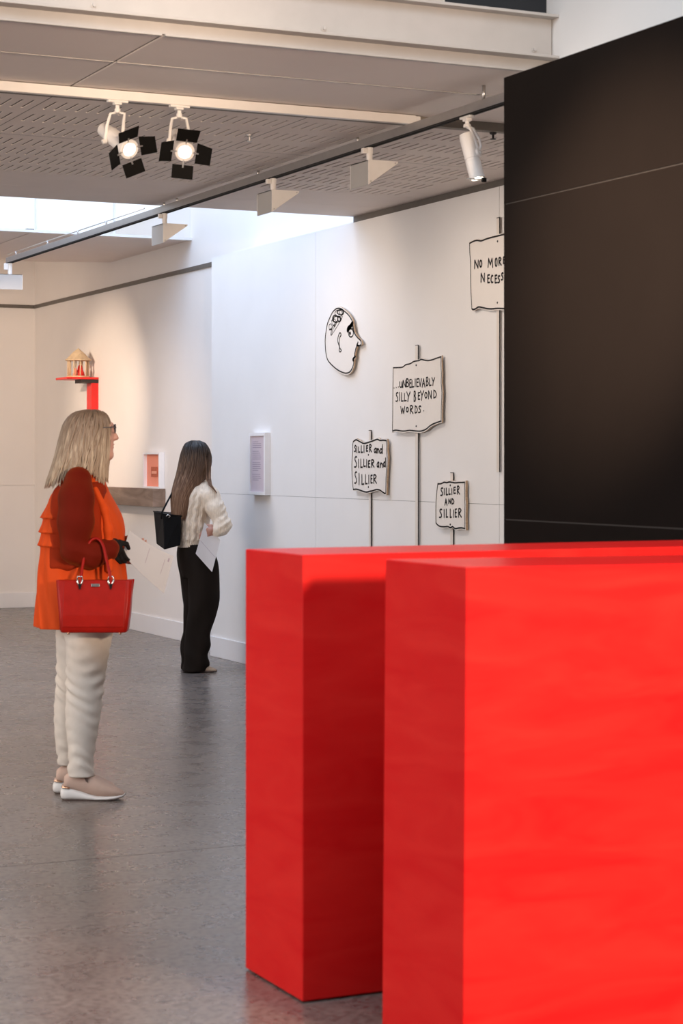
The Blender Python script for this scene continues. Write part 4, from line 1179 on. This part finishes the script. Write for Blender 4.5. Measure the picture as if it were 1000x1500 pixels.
# hollow it below so the hem reads as cloth
bl.loft([(.69, 0.0, 0, .172, .205), (.74, 0.0, 0, .170, .203), (.80, 0.0, 0, .15, .18)], .001) if False else None
def inner(X, Y, Z): return np.maximum(np.sqrt((X / .175) ** 2 + (Y / .205) ** 2) - 1, 0) * .17 + np.where(np.sqrt((X / .175) ** 2 + (Y / .205) ** 2) < 1, (np.sqrt((X / .175) ** 2 + (Y / .205) ** 2) - 1) * .17, 0) + np.maximum(Z - .80, 0)
bl.sub(inner, (-.18, -.21, .70), (.18, .21, .80), .01)
bl.obj('blouse', M['orange'], w1, 1)
# darker sheer panel under the arm
pn = Vol((-.16, -.30, .95), (.17, -.05, 1.40), .0052)
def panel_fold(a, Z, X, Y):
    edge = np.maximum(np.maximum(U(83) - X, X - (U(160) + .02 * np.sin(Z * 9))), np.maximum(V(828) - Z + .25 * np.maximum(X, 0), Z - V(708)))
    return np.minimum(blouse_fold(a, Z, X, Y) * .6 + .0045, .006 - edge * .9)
pn.loft([sec(696, 106, 146, 0, .085), sec(706, 93, 153, 0, .135), sec(722, 78, 160, 0, .185), sec(738, 71, 169, 0, .205), sec(755, 66, 178, 0, .21), sec(770, 64, 182, 0, .212),
         sec(790, 62, 182.5, 0, .212), sec(810, 61, 181, 0, .212), sec(830, 58, 183, 0, .215), sec(850, 56, 184.5, 0, .218)], .004, 2.3, panel_fold)
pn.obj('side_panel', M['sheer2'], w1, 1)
# front facing edge of the open blouse
ed = Vol((-.02, -.27, .92), (.26, -.02, 1.36), .0045)
ed.chain([(U(146), -.150, V(716)), (U(160), -.170, V(745)), (U(166), -.176, V(775)), (U(166), -.178, V(800)), (U(167), -.182, V(830))], [.012, .016, .018, .018, .018], .02)
ed.obj('blouse_placket', M['orange'], w1, 1)

# close-fitting darker sleeves
def wr_(a): return a
def sleeve(sg, sh, el, wr, name):
    s_ = Vol((-.16, min(sg * .33, 0) if sg < 0 else .02, .95), (.26, 0.02 if sg < 0 else .34, 1.44), .0048)
    s_.chain([(U(122), sg * .165, V(703)), (U(121), sg * .205, V(728)), (U(121), sg * .225, V(762)), el], [.058, .071, .073, .057], .03)
    return s_
sl = sleeve(-1, SHn, (U(119), -.235, V(800)), WRn, 'sleeve')
sl.chain([(U(120), -.235, V(804)), (U(142), -.215, V(810)), (U(165), -.168, V(802))], [.056, .057, .048], .02)
sl.warp(lambda X, Y, Z: (-.0022 * np.sin(Z * 95 + X * 40 + 3 * np.sin(Y * 30)) * np.clip((1.16 - Z) * 9, 0, 1)).astype(np.float32))
sl.obj('sleeve', M['sheer'], w1)
s2 = sleeve(1, SHf, (.0, .24, 1.06), WRf, 'sleeve')
s2.chain([(.0, .24, 1.06), (.12, .185, 1.075), (.20, .125, 1.098)], [.055, .048, .034], .02)
s2.obj('sleeve', M['sheer'], w1)

# black knitted glove on the near hand, fingers closed over the paper
gv = Vol((.06, -.26, .97), (.30, -.02, 1.16), .0034)
gv.cap((U(158), -.150, V(803)), (U(163), -.142, V(802)), .036, .037, .012)
gv.ell((U(172), -.135, V(800)), (.033, .022, .040), .02)
hand(gv, (U(163), -.142, V(802)), (U(172), -.132, V(800)), (.35, .25, -.9), (.1, .95, .1), (.93, .2, .3), 1.02, (.25, .55, .5), .003)
gv.obj('glove', M['glove'], w1, 1)

# trousers
def tr_fold(amp, zc):
    def f(a, Z, X, Y):
        k = np.exp(-((Z - zc) / .11) ** 2) + .9 * np.exp(-((Z - .16) / .055) ** 2) + .35
        return amp * k * np.sin(Z * 115 + 2.2 * np.sin(a * 2 + Z * 9) + a * 1.3) * (.6 + .4 * np.sin(a * 3 + Z * 31))
    return f
T = Vol((-.20, -.24, .08), (.20, .24, .86), .0048)
def secn(v, u0, u1, yc, ry):
    s_ = sec(v, u0, u1, yc, ry)
    return (s_[0] + (HOR - v) / F * yc,) + s_[1:]
T.loft([secn(885, 88, 168, -.085, .098), secn(905, 91, 168, -.085, .098), secn(930, 95, 165, -.085, .094), secn(955, 97, 160, -.085, .088), secn(985, 97, 155, -.085, .08), secn(1010, 97, 151.5, -.085, .075),
        secn(1040, 96, 148.5, -.085, .072), secn(1070, 97, 143.5, -.085, .067), secn(1100, 100, 138.5, -.085, .060), secn(1120, 100, 137, -.085, .056), secn(1137, 98.5, 139.5, -.085, .056)], .015, 2.1, tr_fold(.0042, V(1000)))
T.loft([secn(885, 84, 158, .085, .098), secn(930, 82, 146, .085, .094), secn(970, 83, 136, .085, .085), secn(1000, 82, 130, .085, .078), secn(1040, 79.5, 124, .085, .07),
        secn(1080, 80.5, 120, .085, .062), secn(1108, 84, 117, .085, .052), secn(1120, 86, 117, .085, .050)], .015, 2.1, tr_fold(.0042, V(1010)))
T.loft([(V(930), U(124), 0, .095, .12), (V(905), U(124), 0, .115, .165), (V(880), U(124), 0, .12, .17)], .03)
T.obj('trousers', M['cream'], w1, 1)

# wedge trainers
def ZN(v): return (1171 - v) / 339.7
def make_shoe(yc, dx):
    sole = obj('shoe', MB().rings(shoe_rings([
        (U(89.6) + dx, ZN(1166), ZN(1157), .018, 0), (U(91) + dx, ZN(1169), ZN(1153.5), .028, 0), (U(96) + dx, ZN(1170.8), ZN(1152), .034, 0), (U(104) + dx, ZN(1171), ZN(1152.6), .036, 0), (U(118) + dx, ZN(1171), ZN(1157), .036, 0),
        (U(130) + dx, ZN(1171), ZN(1161.5), .038, 0), (U(142) + dx, ZN(1171), ZN(1164.5), .043, 0), (U(158) + dx, ZN(1170.6), ZN(1164.8), .046, .002), (U(170) + dx, ZN(1169.2), ZN(1164), .042, .004), (U(178) + dx, ZN(1167.2), ZN(1162.8), .030, .006), (U(182.5) + dx, ZN(1164.6), ZN(1161.6), .012, .007)], yc)), M['sole'], w1, local=True, smooth=False, bevel=0)
    me = sole.data; me.polygons.foreach_set('use_smooth', [True] * len(me.polygons))
    obj('outsole', MB().rings(shoe_rings([(U(x) + dx, max(0.0005, ZN(zb) - .0022), ZN(zb) + .003, hw, ys_) for x, zb, hw, ys_ in
        ((90.5, 1167, .016, 0), (93, 1170, .027, 0), (100, 1171.2, .035, 0), (130, 1171.2, .037, 0), (150, 1171, .044, .001), (168, 1169.4, .042, .004), (179, 1166.4, .028, .006), (183, 1163, .010, .007))], yc)), M['outsole'], sole, local=True, smooth=True)
    obj('upper', MB().rings(shoe_rings([
        (U(94) + dx, ZN(1154), ZN(1146), .016, 0), (U(95) + dx, ZN(1155), ZN(1136), .027, 0), (U(101) + dx, ZN(1156), ZN(1131), .033, 0), (U(112) + dx, ZN(1158), ZN(1130), .034, 0), (U(124) + dx, ZN(1161), ZN(1130), .035, 0),
        (U(134) + dx, ZN(1164), ZN(1133), .036, 0), (U(142) + dx, ZN(1166), ZN(1138.5), .039, 0), (U(152) + dx, ZN(1166), ZN(1143.5), .041, .001), (U(163) + dx, ZN(1166), ZN(1149.5), .041, .003), (U(172) + dx, ZN(1166), ZN(1154), .037, .005), (U(178) + dx, ZN(1165), ZN(1158), .028, .006), (U(181.4) + dx, ZN(1164), ZN(1161), .014, .007)], yc, 22, 2.2)), M['blush'], sole, local=True, smooth=True)
    obj('heel_strip', MB().rings(shoe_rings([(U(91.4) + dx, ZN(1153), ZN(1149), .020, 0), (U(92.2) + dx, ZN(1153.6), ZN(1148.6), .031, 0), (U(97) + dx, ZN(1154), ZN(1149.4), .0362, 0), (U(103.5) + dx, ZN(1154.2), ZN(1151.6), .0372, 0)], yc)), M['gold'], sole, local=True, smooth=True)
    obj('side_zip', MB().hexa([(U(127) + dx, yc - .0375, ZN(1142)), (U(130.5) + dx, yc - .0375, ZN(1145)), (U(130.5) + dx, yc - .034, ZN(1145)), (U(127) + dx, yc - .034, ZN(1142)), (U(125) + dx, yc - .0375, ZN(1137)), (U(130) + dx, yc - .0375, ZN(1136)), (U(130) + dx, yc - .034, ZN(1136)), (U(125) + dx, yc - .034, ZN(1137))]), M['outsole'], sole, local=True)
    return sole
make_shoe(-.085, .011)
make_shoe(.085, -.0465)

# blonde hair
hs = [sec(600.5, 128, 143, .0, .022), sec(603, 115, 151, .0, .05), sec(609, 105, 158, .0, .075), sec(619, 97, 162.5, .0, .088), sec(635, 91.5, 163, .0, .097), sec(655, 86.5, 161.5, .0, .106), sec(672, 82, 160.5, -.004, .112), sec(690, 76, 158, -.006, .118), sec(716, 66, 160, -.006, .124)]
hv = Vol((-.2, -.15, 1.33), (.16, .15, 1.70), .0046)
base_h = [(z, cx, cy, rx - .004, ry - .004) for z, cx, cy, rx, ry in hs]
zc_ = V(684)
q_ = fine(base_h); q_ = q_[q_[:, 0] >= zc_]
hv.loft([tuple(r) for r in q_[::8]] + [tuple(q_[-1])], .005, 2.0, lambda a, Z, X, Y: .0035 * np.sin(a * 26 + 2 * np.sin(Z * 20)) + .003 * np.sin(a * 11 + Z * 15))
# leave the face free
def facecut(X, Y, Z):
    x = (X - .030) * cyw + Y * syw; y = -(X - .030) * syw + Y * cyw
    return np.maximum(np.maximum(np.maximum(y - .050, -.042 - y), Z - 1.640), np.where(y < -.01, .090, .062) - x)
hv.sub(facecut, (.05, -.07, 1.38), (.2, .12, 1.65), .02)
def throat(X, Y, Z): return np.maximum(np.sqrt((X - .05) ** 2 + (Y * .9) ** 2) - .075, Z - 1.47)
hv.sub(throat, (-.04, -.09, 1.38), (.14, .09, 1.47), .01)
hob = hv.obj('hair', M['hair1'], w1, 1)
rng = random.Random(11)
def zend1(a, r):
    c = math.cos(a)                               # back tail and front lock hang lowest
    if c < -.55: return V(r.uniform(682, 717))
    if c > .75: return V(r.uniform(696, 714))
    return V(r.uniform(664, 702))
lk = MB()
strands(lk, hs, 720, rng, .0030, zend1, .006, (30, 337), .010)
obj('locks', lk, M['hair1'], hob, local=True, smooth=True)

# sheet of paper held in both hands
def sheet(name, corners, label, cat, mats, lines, parent_rot, org, bend=.02, nx=10, ny=8):
    """corners TL, TR, BR, BL in the holder's frame"""
    TL, TR, BR, BL = [Vector(c) for c in corners]
    n = (TR - TL).cross(BL - TL).normalized()
    def P(a, b_): return TL * (1 - a) * (1 - b_) + TR * a * (1 - b_) + BR * a * b_ + BL * (1 - a) * b_ + n * (bend * math.sin(math.pi * a) * (1 - .3 * b_))
    mb = MB(); th = n * .0004
    rows = [[P(i / nx, j / ny) for i in range(nx + 1)] for j in range(ny + 1)]
    for sg in (1, -1):
        o = len(mb.v); mb.v += [tuple(p + th * sg) for r_ in rows for p in r_]
        for j in range(ny):
            for i in range(nx):
                a = o + j * (nx + 1) + i; mb.f.append([a, a + 1, a + nx + 2, a + nx + 1]); mb.m.append(0)
    root = thing(name, label, cat, org, None, parent_rot)
    obj('page', mb, mats[0], root, local=True, smooth=True)
    for (a0, b0, a1, b1, w) in lines:
        m2 = MB(); k = 8
        for i in range(k):
            aa, ab = a0 + (a1 - a0) * i / k, a0 + (a1 - a0) * (i + 1) / k; ba, bb = b0 + (b1 - b0) * i / k, b0 + (b1 - b0) * (i + 1) / k
            d = (P(ab, bb) - P(aa, ba)).normalized(); s_ = n.cross(d) * w
            for sg in (1, -1):
                m2.add([P(aa, ba) - s_ + th * 2 * sg, P(ab, bb) - s_ + th * 2 * sg, P(ab, bb) + s_ + th * 2 * sg, P(aa, ba) + s_ + th * 2 * sg], [(0, 1, 2, 3)])
        obj('print_line', m2, mats[1], root, local=True)
    return root
def L1(u, v, y): return ((u - 120) / (F / (T1 + y)) + (120 - 500) / F * (-y) * -1, y, H + (HOR - v) / F * (T1 + y))
sheet('paper_sheet', [loc1(189, 777, -.02), loc1(254, 815, .16), loc1(240, 869, .12), loc1(180, 812, -.10)], 'white folded handout held up by the blonde woman', 'paper sheet',
      (M['paper2'], M['text']), [(.52, .12, .50, .62, .0012), (.86, .18, .84, .62, .0012), (.93, .10, .925, .2, .004)], -YAW, (o1.x, o1.y, 0), .012)

# red handbag hanging on the near forearm
zb0, zb1 = V(926.5), V(849)
ybag = -.285
hb = thing('handbag', 'glossy red leather handbag with looped handles, hanging from the arm of the blonde woman', 'handbag', (o1.x, o1.y, 0), None, -YAW)
bg_ = MB()
def brow(u0, u1, v, d0, d1): return [(loc1(u0, v, ybag - d0)[0], ybag - d0, V(v)), (loc1(u1, v, ybag - d0)[0], ybag - d0, V(v)), (loc1(u1 + (3 if u1 > 150 else 0), v, ybag + d1)[0], ybag + d1, V(v)), (loc1(u0, v, ybag + d1)[0], ybag + d1, V(v))]
R4 = []
for v, u0, u1, dep in ((927, 91, 186, .050), (922, 89.5, 188, .056), (900, 88, 191, .052), (875, 85, 193, .038), (850, 82.5, 194, .022)):
    ring = []
    xa, xb = loc1(u0, v, ybag)[0], loc1(u1, v, ybag)[0]; z = loc1(100, v, ybag - dep)[2]
    c = .012
    for x, y in ((xa, -dep + c), (xa + c, -dep), (xb - c, -dep), (xb, -dep + c), (xb, dep - c), (xb - c, dep), (xa + c, dep), (xa, dep - c)):
        ring.append((x, ybag + y, z))
    R4.append(ring)
bg_.rings(R4)
obj('bag_body', bg_, M['bagred'], hb, local=True, bevel=.003, smooth=True)
fp = MB()
for sx in (0, 1):
    u0, u1 = ((82, 96) if sx == 0 else (184, 197))
fp = MB().rings([[(loc1(u0, v, ybag)[0], ybag - dep - .003, loc1(100, v, ybag)[2]), (loc1(u1, v, ybag)[0], ybag - dep - .003, loc1(100, v, ybag)[2]), (loc1(u1, v, ybag)[0], ybag - dep + .002, loc1(100, v, ybag)[2]), (loc1(u0, v, ybag)[0], ybag - dep + .002, loc1(100, v, ybag)[2])]
                 for v, u0, u1, dep in ((917, 94, 183, .056), (900, 94, 184, .053), (875, 94.5, 185, .039), (851, 95, 186, .023))])
obj('front_panel', fp, M['bagred'], hb, local=True, bevel=.002)
wing = MB().hexa([loc1(187, 905, ybag + .0), loc1(189.5, 905, ybag + .0), loc1(189.5, 905, ybag + .05), loc1(187, 905, ybag + .05), loc1(184, 849, ybag - .02), loc1(197, 848, ybag + .02), loc1(197, 848, ybag + .03), loc1(186, 849, ybag + .03)])
obj('side_wing', wing, M['bagred'], hb, local=True, bevel=.002)
for k_, dy in enumerate((-.026, .026)):
    hp = [loc1(117.5, 858, ybag + dy), loc1(118.5, 846, ybag + dy), loc1(121.5, 826, ybag + dy + .03), loc1(126, 806, ybag + dy * .6 + .05), loc1(133, 792, ybag + dy * .3 + .045), loc1(142, 789, ybag + dy * .3 + .05), loc1(150, 797, ybag + dy * .6 + .045), loc1(155.5, 818, ybag + dy + .03), loc1(160.5, 840, ybag + dy), loc1(162.5, 856, ybag + dy)]
    if k_ == 0:
        hp = [(x, min(y, -.262 - .0 if 1.04 < z < 1.1 else y), z) for x, y, z in hp]
    pts = [Vector(p) for p in hp]
    dens = []
    for i in range(len(pts) - 1):
        p0, p1_, p2_, p3 = pts[max(i - 1, 0)], pts[i], pts[i + 1], pts[min(i + 2, len(pts) - 1)]
        for j in range(5):
            t = j / 5; dens.append(.5 * ((2 * p1_) + (-p0 + p2_) * t + (2 * p0 - 5 * p1_ + 4 * p2_ - p3) * t * t + (-p0 + 3 * p1_ - 3 * p2_ + p3) * t ** 3))
    obj('handle', MB().tube(dens + [pts[-1]], .0062, 10), M['bagred'], hb, local=True, smooth=True)
yf = ybag - .030
for uc in (117, 162.3):
    ck = MB()
    for sg in (-1, 1):
        ck.tube([loc1(uc + sg * 4.0, 847.5, yf), loc1(uc + sg * 3.2, 853, yf - .002), loc1(uc + sg * .8, 859, yf - .004)], [.0035, .0045, .004], 8)
    ck.tube([loc1(uc - 4, 847.5, yf), loc1(uc - 3, 844.5, yf + .002), loc1(uc + 3, 844.5, yf + .002), loc1(uc + 4, 847.5, yf)], .003, 8)
    obj('handle_clasp', ck, M['chrome'], hb, local=True, smooth=True)
    obj('leather_tab', MB().hexa([loc1(uc - .8, 863.5, yf - .012), loc1(uc + .8, 863.5, yf - .012), loc1(uc + .8, 863.5, yf - .006), loc1(uc - .8, 863.5, yf - .006), loc1(uc - 2.6, 855.5, yf - .010), loc1(uc + 2.6, 855.5, yf - .010), loc1(uc + 2.6, 855.5, yf - .004), loc1(uc - 2.6, 855.5, yf - .004)]), M['blackbag'], hb, local=True)
obj('name_plate', MB().hexa([loc1(133.5, 859.6, yf - .008), loc1(146, 859.6, yf - .008), loc1(146, 859.6, yf - .003), loc1(133.5, 859.6, yf - .003), loc1(133.5, 855, yf - .006), loc1(146, 855, yf - .006), loc1(146, 855, yf - .001), loc1(133.5, 855, yf - .001)]), M['chrome'], hb, local=True, bevel=.001)
for uc in (100, 176):
    p = loc1(uc, 927.5, ybag - .042)
    obj('bag_foot', MB().lathe((p[0], p[1], p[2]), [(.003, -.006), (.006, -.003), (.006, .004), (.003, .006)], 10), M['gold'], hb, local=True, smooth=True)

# ================================================================== woman in cream knit
T2 = 13.83
o2 = at_t(290, 983, T2)
P2 = F / T2
U2 = lambda u: (u - 290) / P2
V2 = lambda v: (983 - v) / P2
w2p = thing('person', 'woman with long brown hair in cream knit jumper and wide black trousers, back turned', 'person', (o2.x, o2.y, 0), None, -YAW)
def s2_(v, u0, u1, yc, ry): return (V2(v) + (HOR - v) / F * yc * .5, (U2(u0) + U2(u1)) / 2 + ((u0 + u1) / 2 - 500) / F * yc, yc, (U2(u1) - U2(u0)) / 2, ry)
def loc2(u, v, y):
    p = at_t(u, v, T2 + y) - Vector((o2.x, o2.y, 0))
    return (p.x * FY - p.y * FX, p.x * FX + p.y * FY, p.z)
fw = math.radians(38)                            # she faces right and away
fx, fy = math.cos(fw), math.sin(fw)
def hd2(x, y, z): return (-.012 + x * fx - y * fy, x * fy + y * fx, z)
b = Vol((-.22, -.30, -.005), (.27, .28, 1.62), .0052)
b.ell(hd2(-.01, 0, 1.492), (.092, .074, .094), .02, fw)
b.ell(hd2(.042, 0, 1.470), (.058, .058, .092), .03, fw)
for sg in (-1, 1):
    b.cap(hd2(.03, sg * .028, 1.425), hd2(.076, sg * .008, 1.402), .028, .018, .025)
    b.ell(hd2(.084, sg * .031, 1.512), (.016, .016, .010), .008, fw, 0, True)
    b.ell(hd2(.073, sg * .031, 1.511), (.013, .013, .011), .003, fw)
    b.ell(hd2(.066, sg * .038, 1.470), (.022, .022, .020), .02, fw)
    b.ell(hd2(-.005, sg * .076, 1.490), (.018, .010, .028), .006, fw)
b.ell(hd2(.080, 0, 1.400), (.017, .018, .015), .014, fw)
b.cap(hd2(.095, 0, 1.512), hd2(.113, 0, 1.478), .007, .010, .012)
b.ell(hd2(.094, 0, 1.446), (.013, .020, .006), .006, fw).ell(hd2(.092, 0, 1.434), (.013, .018, .007), .006, fw)
b.cap((-.012, -.01, 1.28), (.005, .005, 1.42), .050, .048, .03)
b.loft([(.78, U2(286), 0, .07, .10), (.90, U2(282), 0, .065, .10), (1.05, U2(282), 0, .07, .10), (1.18, U2(287), 0, .07, .10), (1.25, U2(290), 0, .06, .08), (1.31, U2(292), 0, .04, .045)], .03)
SH, EL, WR = (U2(309), -.10, V2(726)), (U2(328), -.15, V2(768)), (U2(313), -.175, V2(779))
b.chain([(U2(295), 0, V2(718)), SH], [.035, .04], .02).chain([SH, EL], [.040, .036], .02).chain([EL, WR], [.036, .024], .015)
hand(b, WR, loc2(309.5, 777, -.185), (-.75, -.15, -.35), (-.3, .5, -.8), (-.35, .0, .9), .92, (.3, .5, .4))
b.chain([(U2(272), .12, V2(724)), (U2(262), .17, V2(768)), (U2(285), .22, V2(790))], [.036, .034, .024], .02)
for sg, uu in ((-1, 284), (1, 276)):
    b.chain([(U2(285), sg * .06, .80), (U2(uu + 4), sg * .075, .45), (U2(uu), sg * .075, .07)], [.05, .035, .026], .02)
b.obj('body', M['skin2'], w2p)

def knit_fold(a, Z, X, Y):
    rib = np.where(Z < V2(791), .0022 * np.sin(a * 90), 0)
    cable = np.where(Z >= V2(791), .0042 * np.sin(a * 17 + .6 * np.sin(Z * 85)) ** 3, 0)
    fold = .006 * np.sin(Z * 34 + a * 2.0 + 1.0) * np.clip((1.12 - Z) * 6, 0, 1) * np.clip((Z - .90) * 10, 0, 1)
    return rib + cable + fold
k_ = Vol((-.22, -.27, .84), (.27, .26, 1.36), .0046)
k_.loft([s2_(702, 284, 304, 0, .055), s2_(707, 279, 308, 0, .085), s2_(714, 272, 313, 0, .125), s2_(724, 265, 315, 0, .148), s2_(738, 261, 313, 0, .152), s2_(752, 258.5, 309, 0, .148), s2_(766, 257.5, 307, 0, .146),
         s2_(780, 258, 306, 0, .147), s2_(789, 258.5, 305, 0, .146), s2_(792.5, 260, 303, 0, .139), s2_(801.5, 260, 302, 0, .138)], .01, 2.25, knit_fold)
k_.chain([(U2(304), -.075, V2(717)), SH, (U2(318), -.13, V2(745)), EL], [.045, .062, .060, .056], .03)
k_.chain([EL, (U2(326), -.165, V2(773))], [.060, .052], .02)
k_.chain([EL, (U2(319), -.172, V2(777))], [.056, .040], .02)
k_.chain([(U2(275), .09, V2(718)), (U2(268), .14, V2(730)), (U2(262), .17, V2(768))], [.045, .06, .055], .03)
k_.warp(lambda X, Y, Z: (-.004 * np.sin((X * .6 - Z) * 130 + Y * 30) * np.clip((X - .14) * 14, 0, 1)).astype(np.float32))
k_.obj('jumper', M['knit'], w2p, 1)

def tr2(a, Z, X, Y): return .006 * np.sin(a * 3 + 2.5 * np.sin(Z * 8) + Z * 5) * np.clip((.85 - Z) * 3, .2, 1) + .003 * np.sin(Z * 45 + a * 2) * np.exp(-((Z - .1) / .12) ** 2)
T_ = Vol((-.20, -.24, -.002), (.22, .24, .92), .005)
T_.loft([s2_(799, 276, 305, -.06, .085), s2_(810, 274, 314, -.065, .098), s2_(822, 274, 319, -.07, .10), s2_(850, 275, 320.5, -.075, .10), s2_(876, 275.5, 320.5, -.075, .10), s2_(904, 274, 314.5, -.075, .10), s2_(928, 272, 308, -.075, .10),
         s2_(944, 271, 308.5, -.075, .10), s2_(958, 270, 304, -.075, .10), s2_(972, 268, 305.5, -.075, .10), s2_(982, 266.5, 302, -.075, .10)], .012, 2.2, tr2)
T_.loft([s2_(799, 260.5, 292, .05, .085), s2_(810, 259, 293, .06, .095), s2_(822, 259.5, 294, .07, .10), s2_(846, 263, 294, .08, .10), s2_(888, 267.5, 293, .08, .095), s2_(926, 269.5, 291, .08, .095),
         s2_(938, 266, 289, .08, .095), s2_(960, 265, 288, .08, .095), s2_(977, 264.5, 287, .08, .095), s2_(981, 264.5, 287, .08, .095)], .012, 2.2, tr2)
T_.loft([s2_(797, 262, 302, 0, .135), s2_(803, 261, 306, 0, .14), s2_(830, 264, 316, 0, .15), s2_(845, 268, 312, 0, .13)], .02, 2.3)
T_.obj('trousers', M['trousers'], w2p, 1)
belt = MB().rings([[(U2(281.5) + .098 * math.cos(2 * math.pi * j / 40), .139 * math.sin(2 * math.pi * j / 40), z) for j in range(40)] for z in (V2(804), V2(800))])
obj('waistband', belt, M['trousers'], w2p, local=True, smooth=True)
for yc, dx in ((-.075, 0), (.085, -.06)):
    s_ = obj('shoe', MB().rings(shoe_rings([(U2(285) + dx, .004, .045, .02, 0), (U2(288) + dx, .003, .06, .032, 0), (U2(296) + dx, .003, .06, .035, 0), (U2(304) + dx, .003, .048, .038, 0), (U2(311) + dx, .004, .034, .036, 0), (U2(316) + dx, .006, .024, .024, 0), (U2(318.2) + dx, .010, .016, .008, 0)], yc)), M['beige'], w2p, local=True, smooth=True)
    obj('sole', MB().rings(shoe_rings([(U2(284.6) + dx, .0005, .010, .021, 0), (U2(296) + dx, .0005, .012, .037, 0), (U2(310) + dx, .0005, .016, .039, 0), (U2(318.6) + dx, .003, .016, .010, 0)], yc)), M['outsole'], s_, local=True, smooth=True)

h2 = [s2_(645.5, 281, 291, -.005, .022), s2_(648, 274.5, 298, -.008, .05), s2_(654, 270, 304, -.01, .078), s2_(664, 266, 308, -.012, .092), s2_(680, 262.5, 308.5, -.018, .098), s2_(696, 259, 303, -.03, .095), s2_(712, 254.5, 293, -.055, .085),
      s2_(726, 251.5, 283, -.085, .068), s2_(742, 251.5, 277, -.11, .055), s2_(763, 253, 271, -.125, .045)]
hv = Vol((-.24, -.22, 1.0), (.14, .14, 1.62), .005)
q_ = fine([(z, cx, cy, rx - .003, ry - .003) for z, cx, cy, rx, ry in h2]); q_ = q_[q_[:, 0] >= V2(757)]
hv.loft([tuple(r) for r in q_[::8]] + [tuple(q_[-1])], .005, 2.0, lambda a, Z, X, Y: .003 * np.sin(a * 24 + 2 * np.sin(Z * 17)) + .003 * np.sin(a * 9 + Z * 11))
def facecut2(X, Y, Z):
    x = (X + .012) * fx + Y * fy; y = -(X + .012) * fy + Y * fx
    return np.maximum(np.maximum(np.abs(y) - .055, Z - 1.555), .050 - x)
hv.sub(facecut2, (-.05, -.06, 1.30), (.14, .14, 1.56), .02)
hob2 = hv.obj('hair', M['hair2'], w2p, 1)
rng = random.Random(5)
lk = MB()
strands(lk, h2, 620, rng, .0029, lambda a, r: V2(r.uniform(748, 763)), .004, (75, 360), .005, 16)
# lock falling over the near shoulder
for i in range(60):
    a = rng.uniform(-1, 1); e = rng.uniform(-.012, .012)
    lk.tube([loc2(303 + a * 4, 662, -.07 + e), loc2(305 + a * 3.5, 684, -.085 + e), loc2(305 + a * 3.4, 700, -.10 + e), loc2(308 + a * 2.2, 711, -.15 + e), loc2(313.5 + a * 1.0, 717 , -.165 + e * .5), loc2(317.5 + a * .4, 722.5, -.155 + e * .3)], [.001, .003, .003, .0028, .002, .0008], 5, 0, False)
obj('locks', lk, M['hair2'], hob2, local=True, smooth=True)

sheet('paper_sheet', [loc2(299.5, 765.5, -.20), loc2(322.5, 791, -.19), loc2(310.5, 838, -.20), loc2(286.5, 811, -.22)], 'white handout hanging from the hand of the woman in the cream jumper', 'paper sheet',
      (M['paper'], M['text']), [(.16, .14, .26, .14, .0022), (.05, .55, .95, .56, .0009)], -YAW, (o2.x, o2.y, 0), .006)

# black tote bag on the far shoulder
tb_ = thing('tote_bag', 'black leather tote bag hanging at the back of the woman in the cream jumper', 'tote bag', (o2.x, o2.y, 0), None, -YAW)
q = dict(A=loc2(224.6, 749, -.02), B=loc2(240, 751.5, -.22), C=loc2(266, 756, -.17), D=loc2(258, 752, .03),
         a=loc2(229, 797, -.03), b=loc2(240.6, 805.5, -.22), c=loc2(264, 799, -.165), d=loc2(256, 793, .02))
q['B'] = loc2(239, 753, -.20)
body_ = MB()
def lerp(p, q2, t): return tuple(Vector(p).lerp(Vector(q2), t))
body_.hexa([q['a'], q['b'], q['c'], q['d'], q['A'], q['B'], q['C'], q['D']])
obj('bag_body', body_, M['blackbag'], tb_, local=True, bevel=.006)
obj('top_edge', MB().tube([q['A'], q['B'], q['C'], q['D'], q['A']], .004, 8), M['blackbag'], tb_, local=True, smooth=True)
obj('strap', MB().tube([loc2(236.5, 760, -.20), loc2(236.5, 752, -.20), loc2(244, 737, -.16), loc2(252, 722, -.10), loc2(262, 712, .0), loc2(272, 708.5, .085), loc2(268, 716, .21), loc2(258, 735, .12), loc2(250, 753, .0)], .0065, 8), M['blackbag'], tb_, local=True, smooth=True)
obj('buckle', MB().tube([loc2(243, 756.5, -.205), loc2(246, 754, -.205), loc2(249, 756, -.20), loc2(247, 758.5, -.20)], .004, 8), M['chrome'], tb_, local=True, smooth=True)
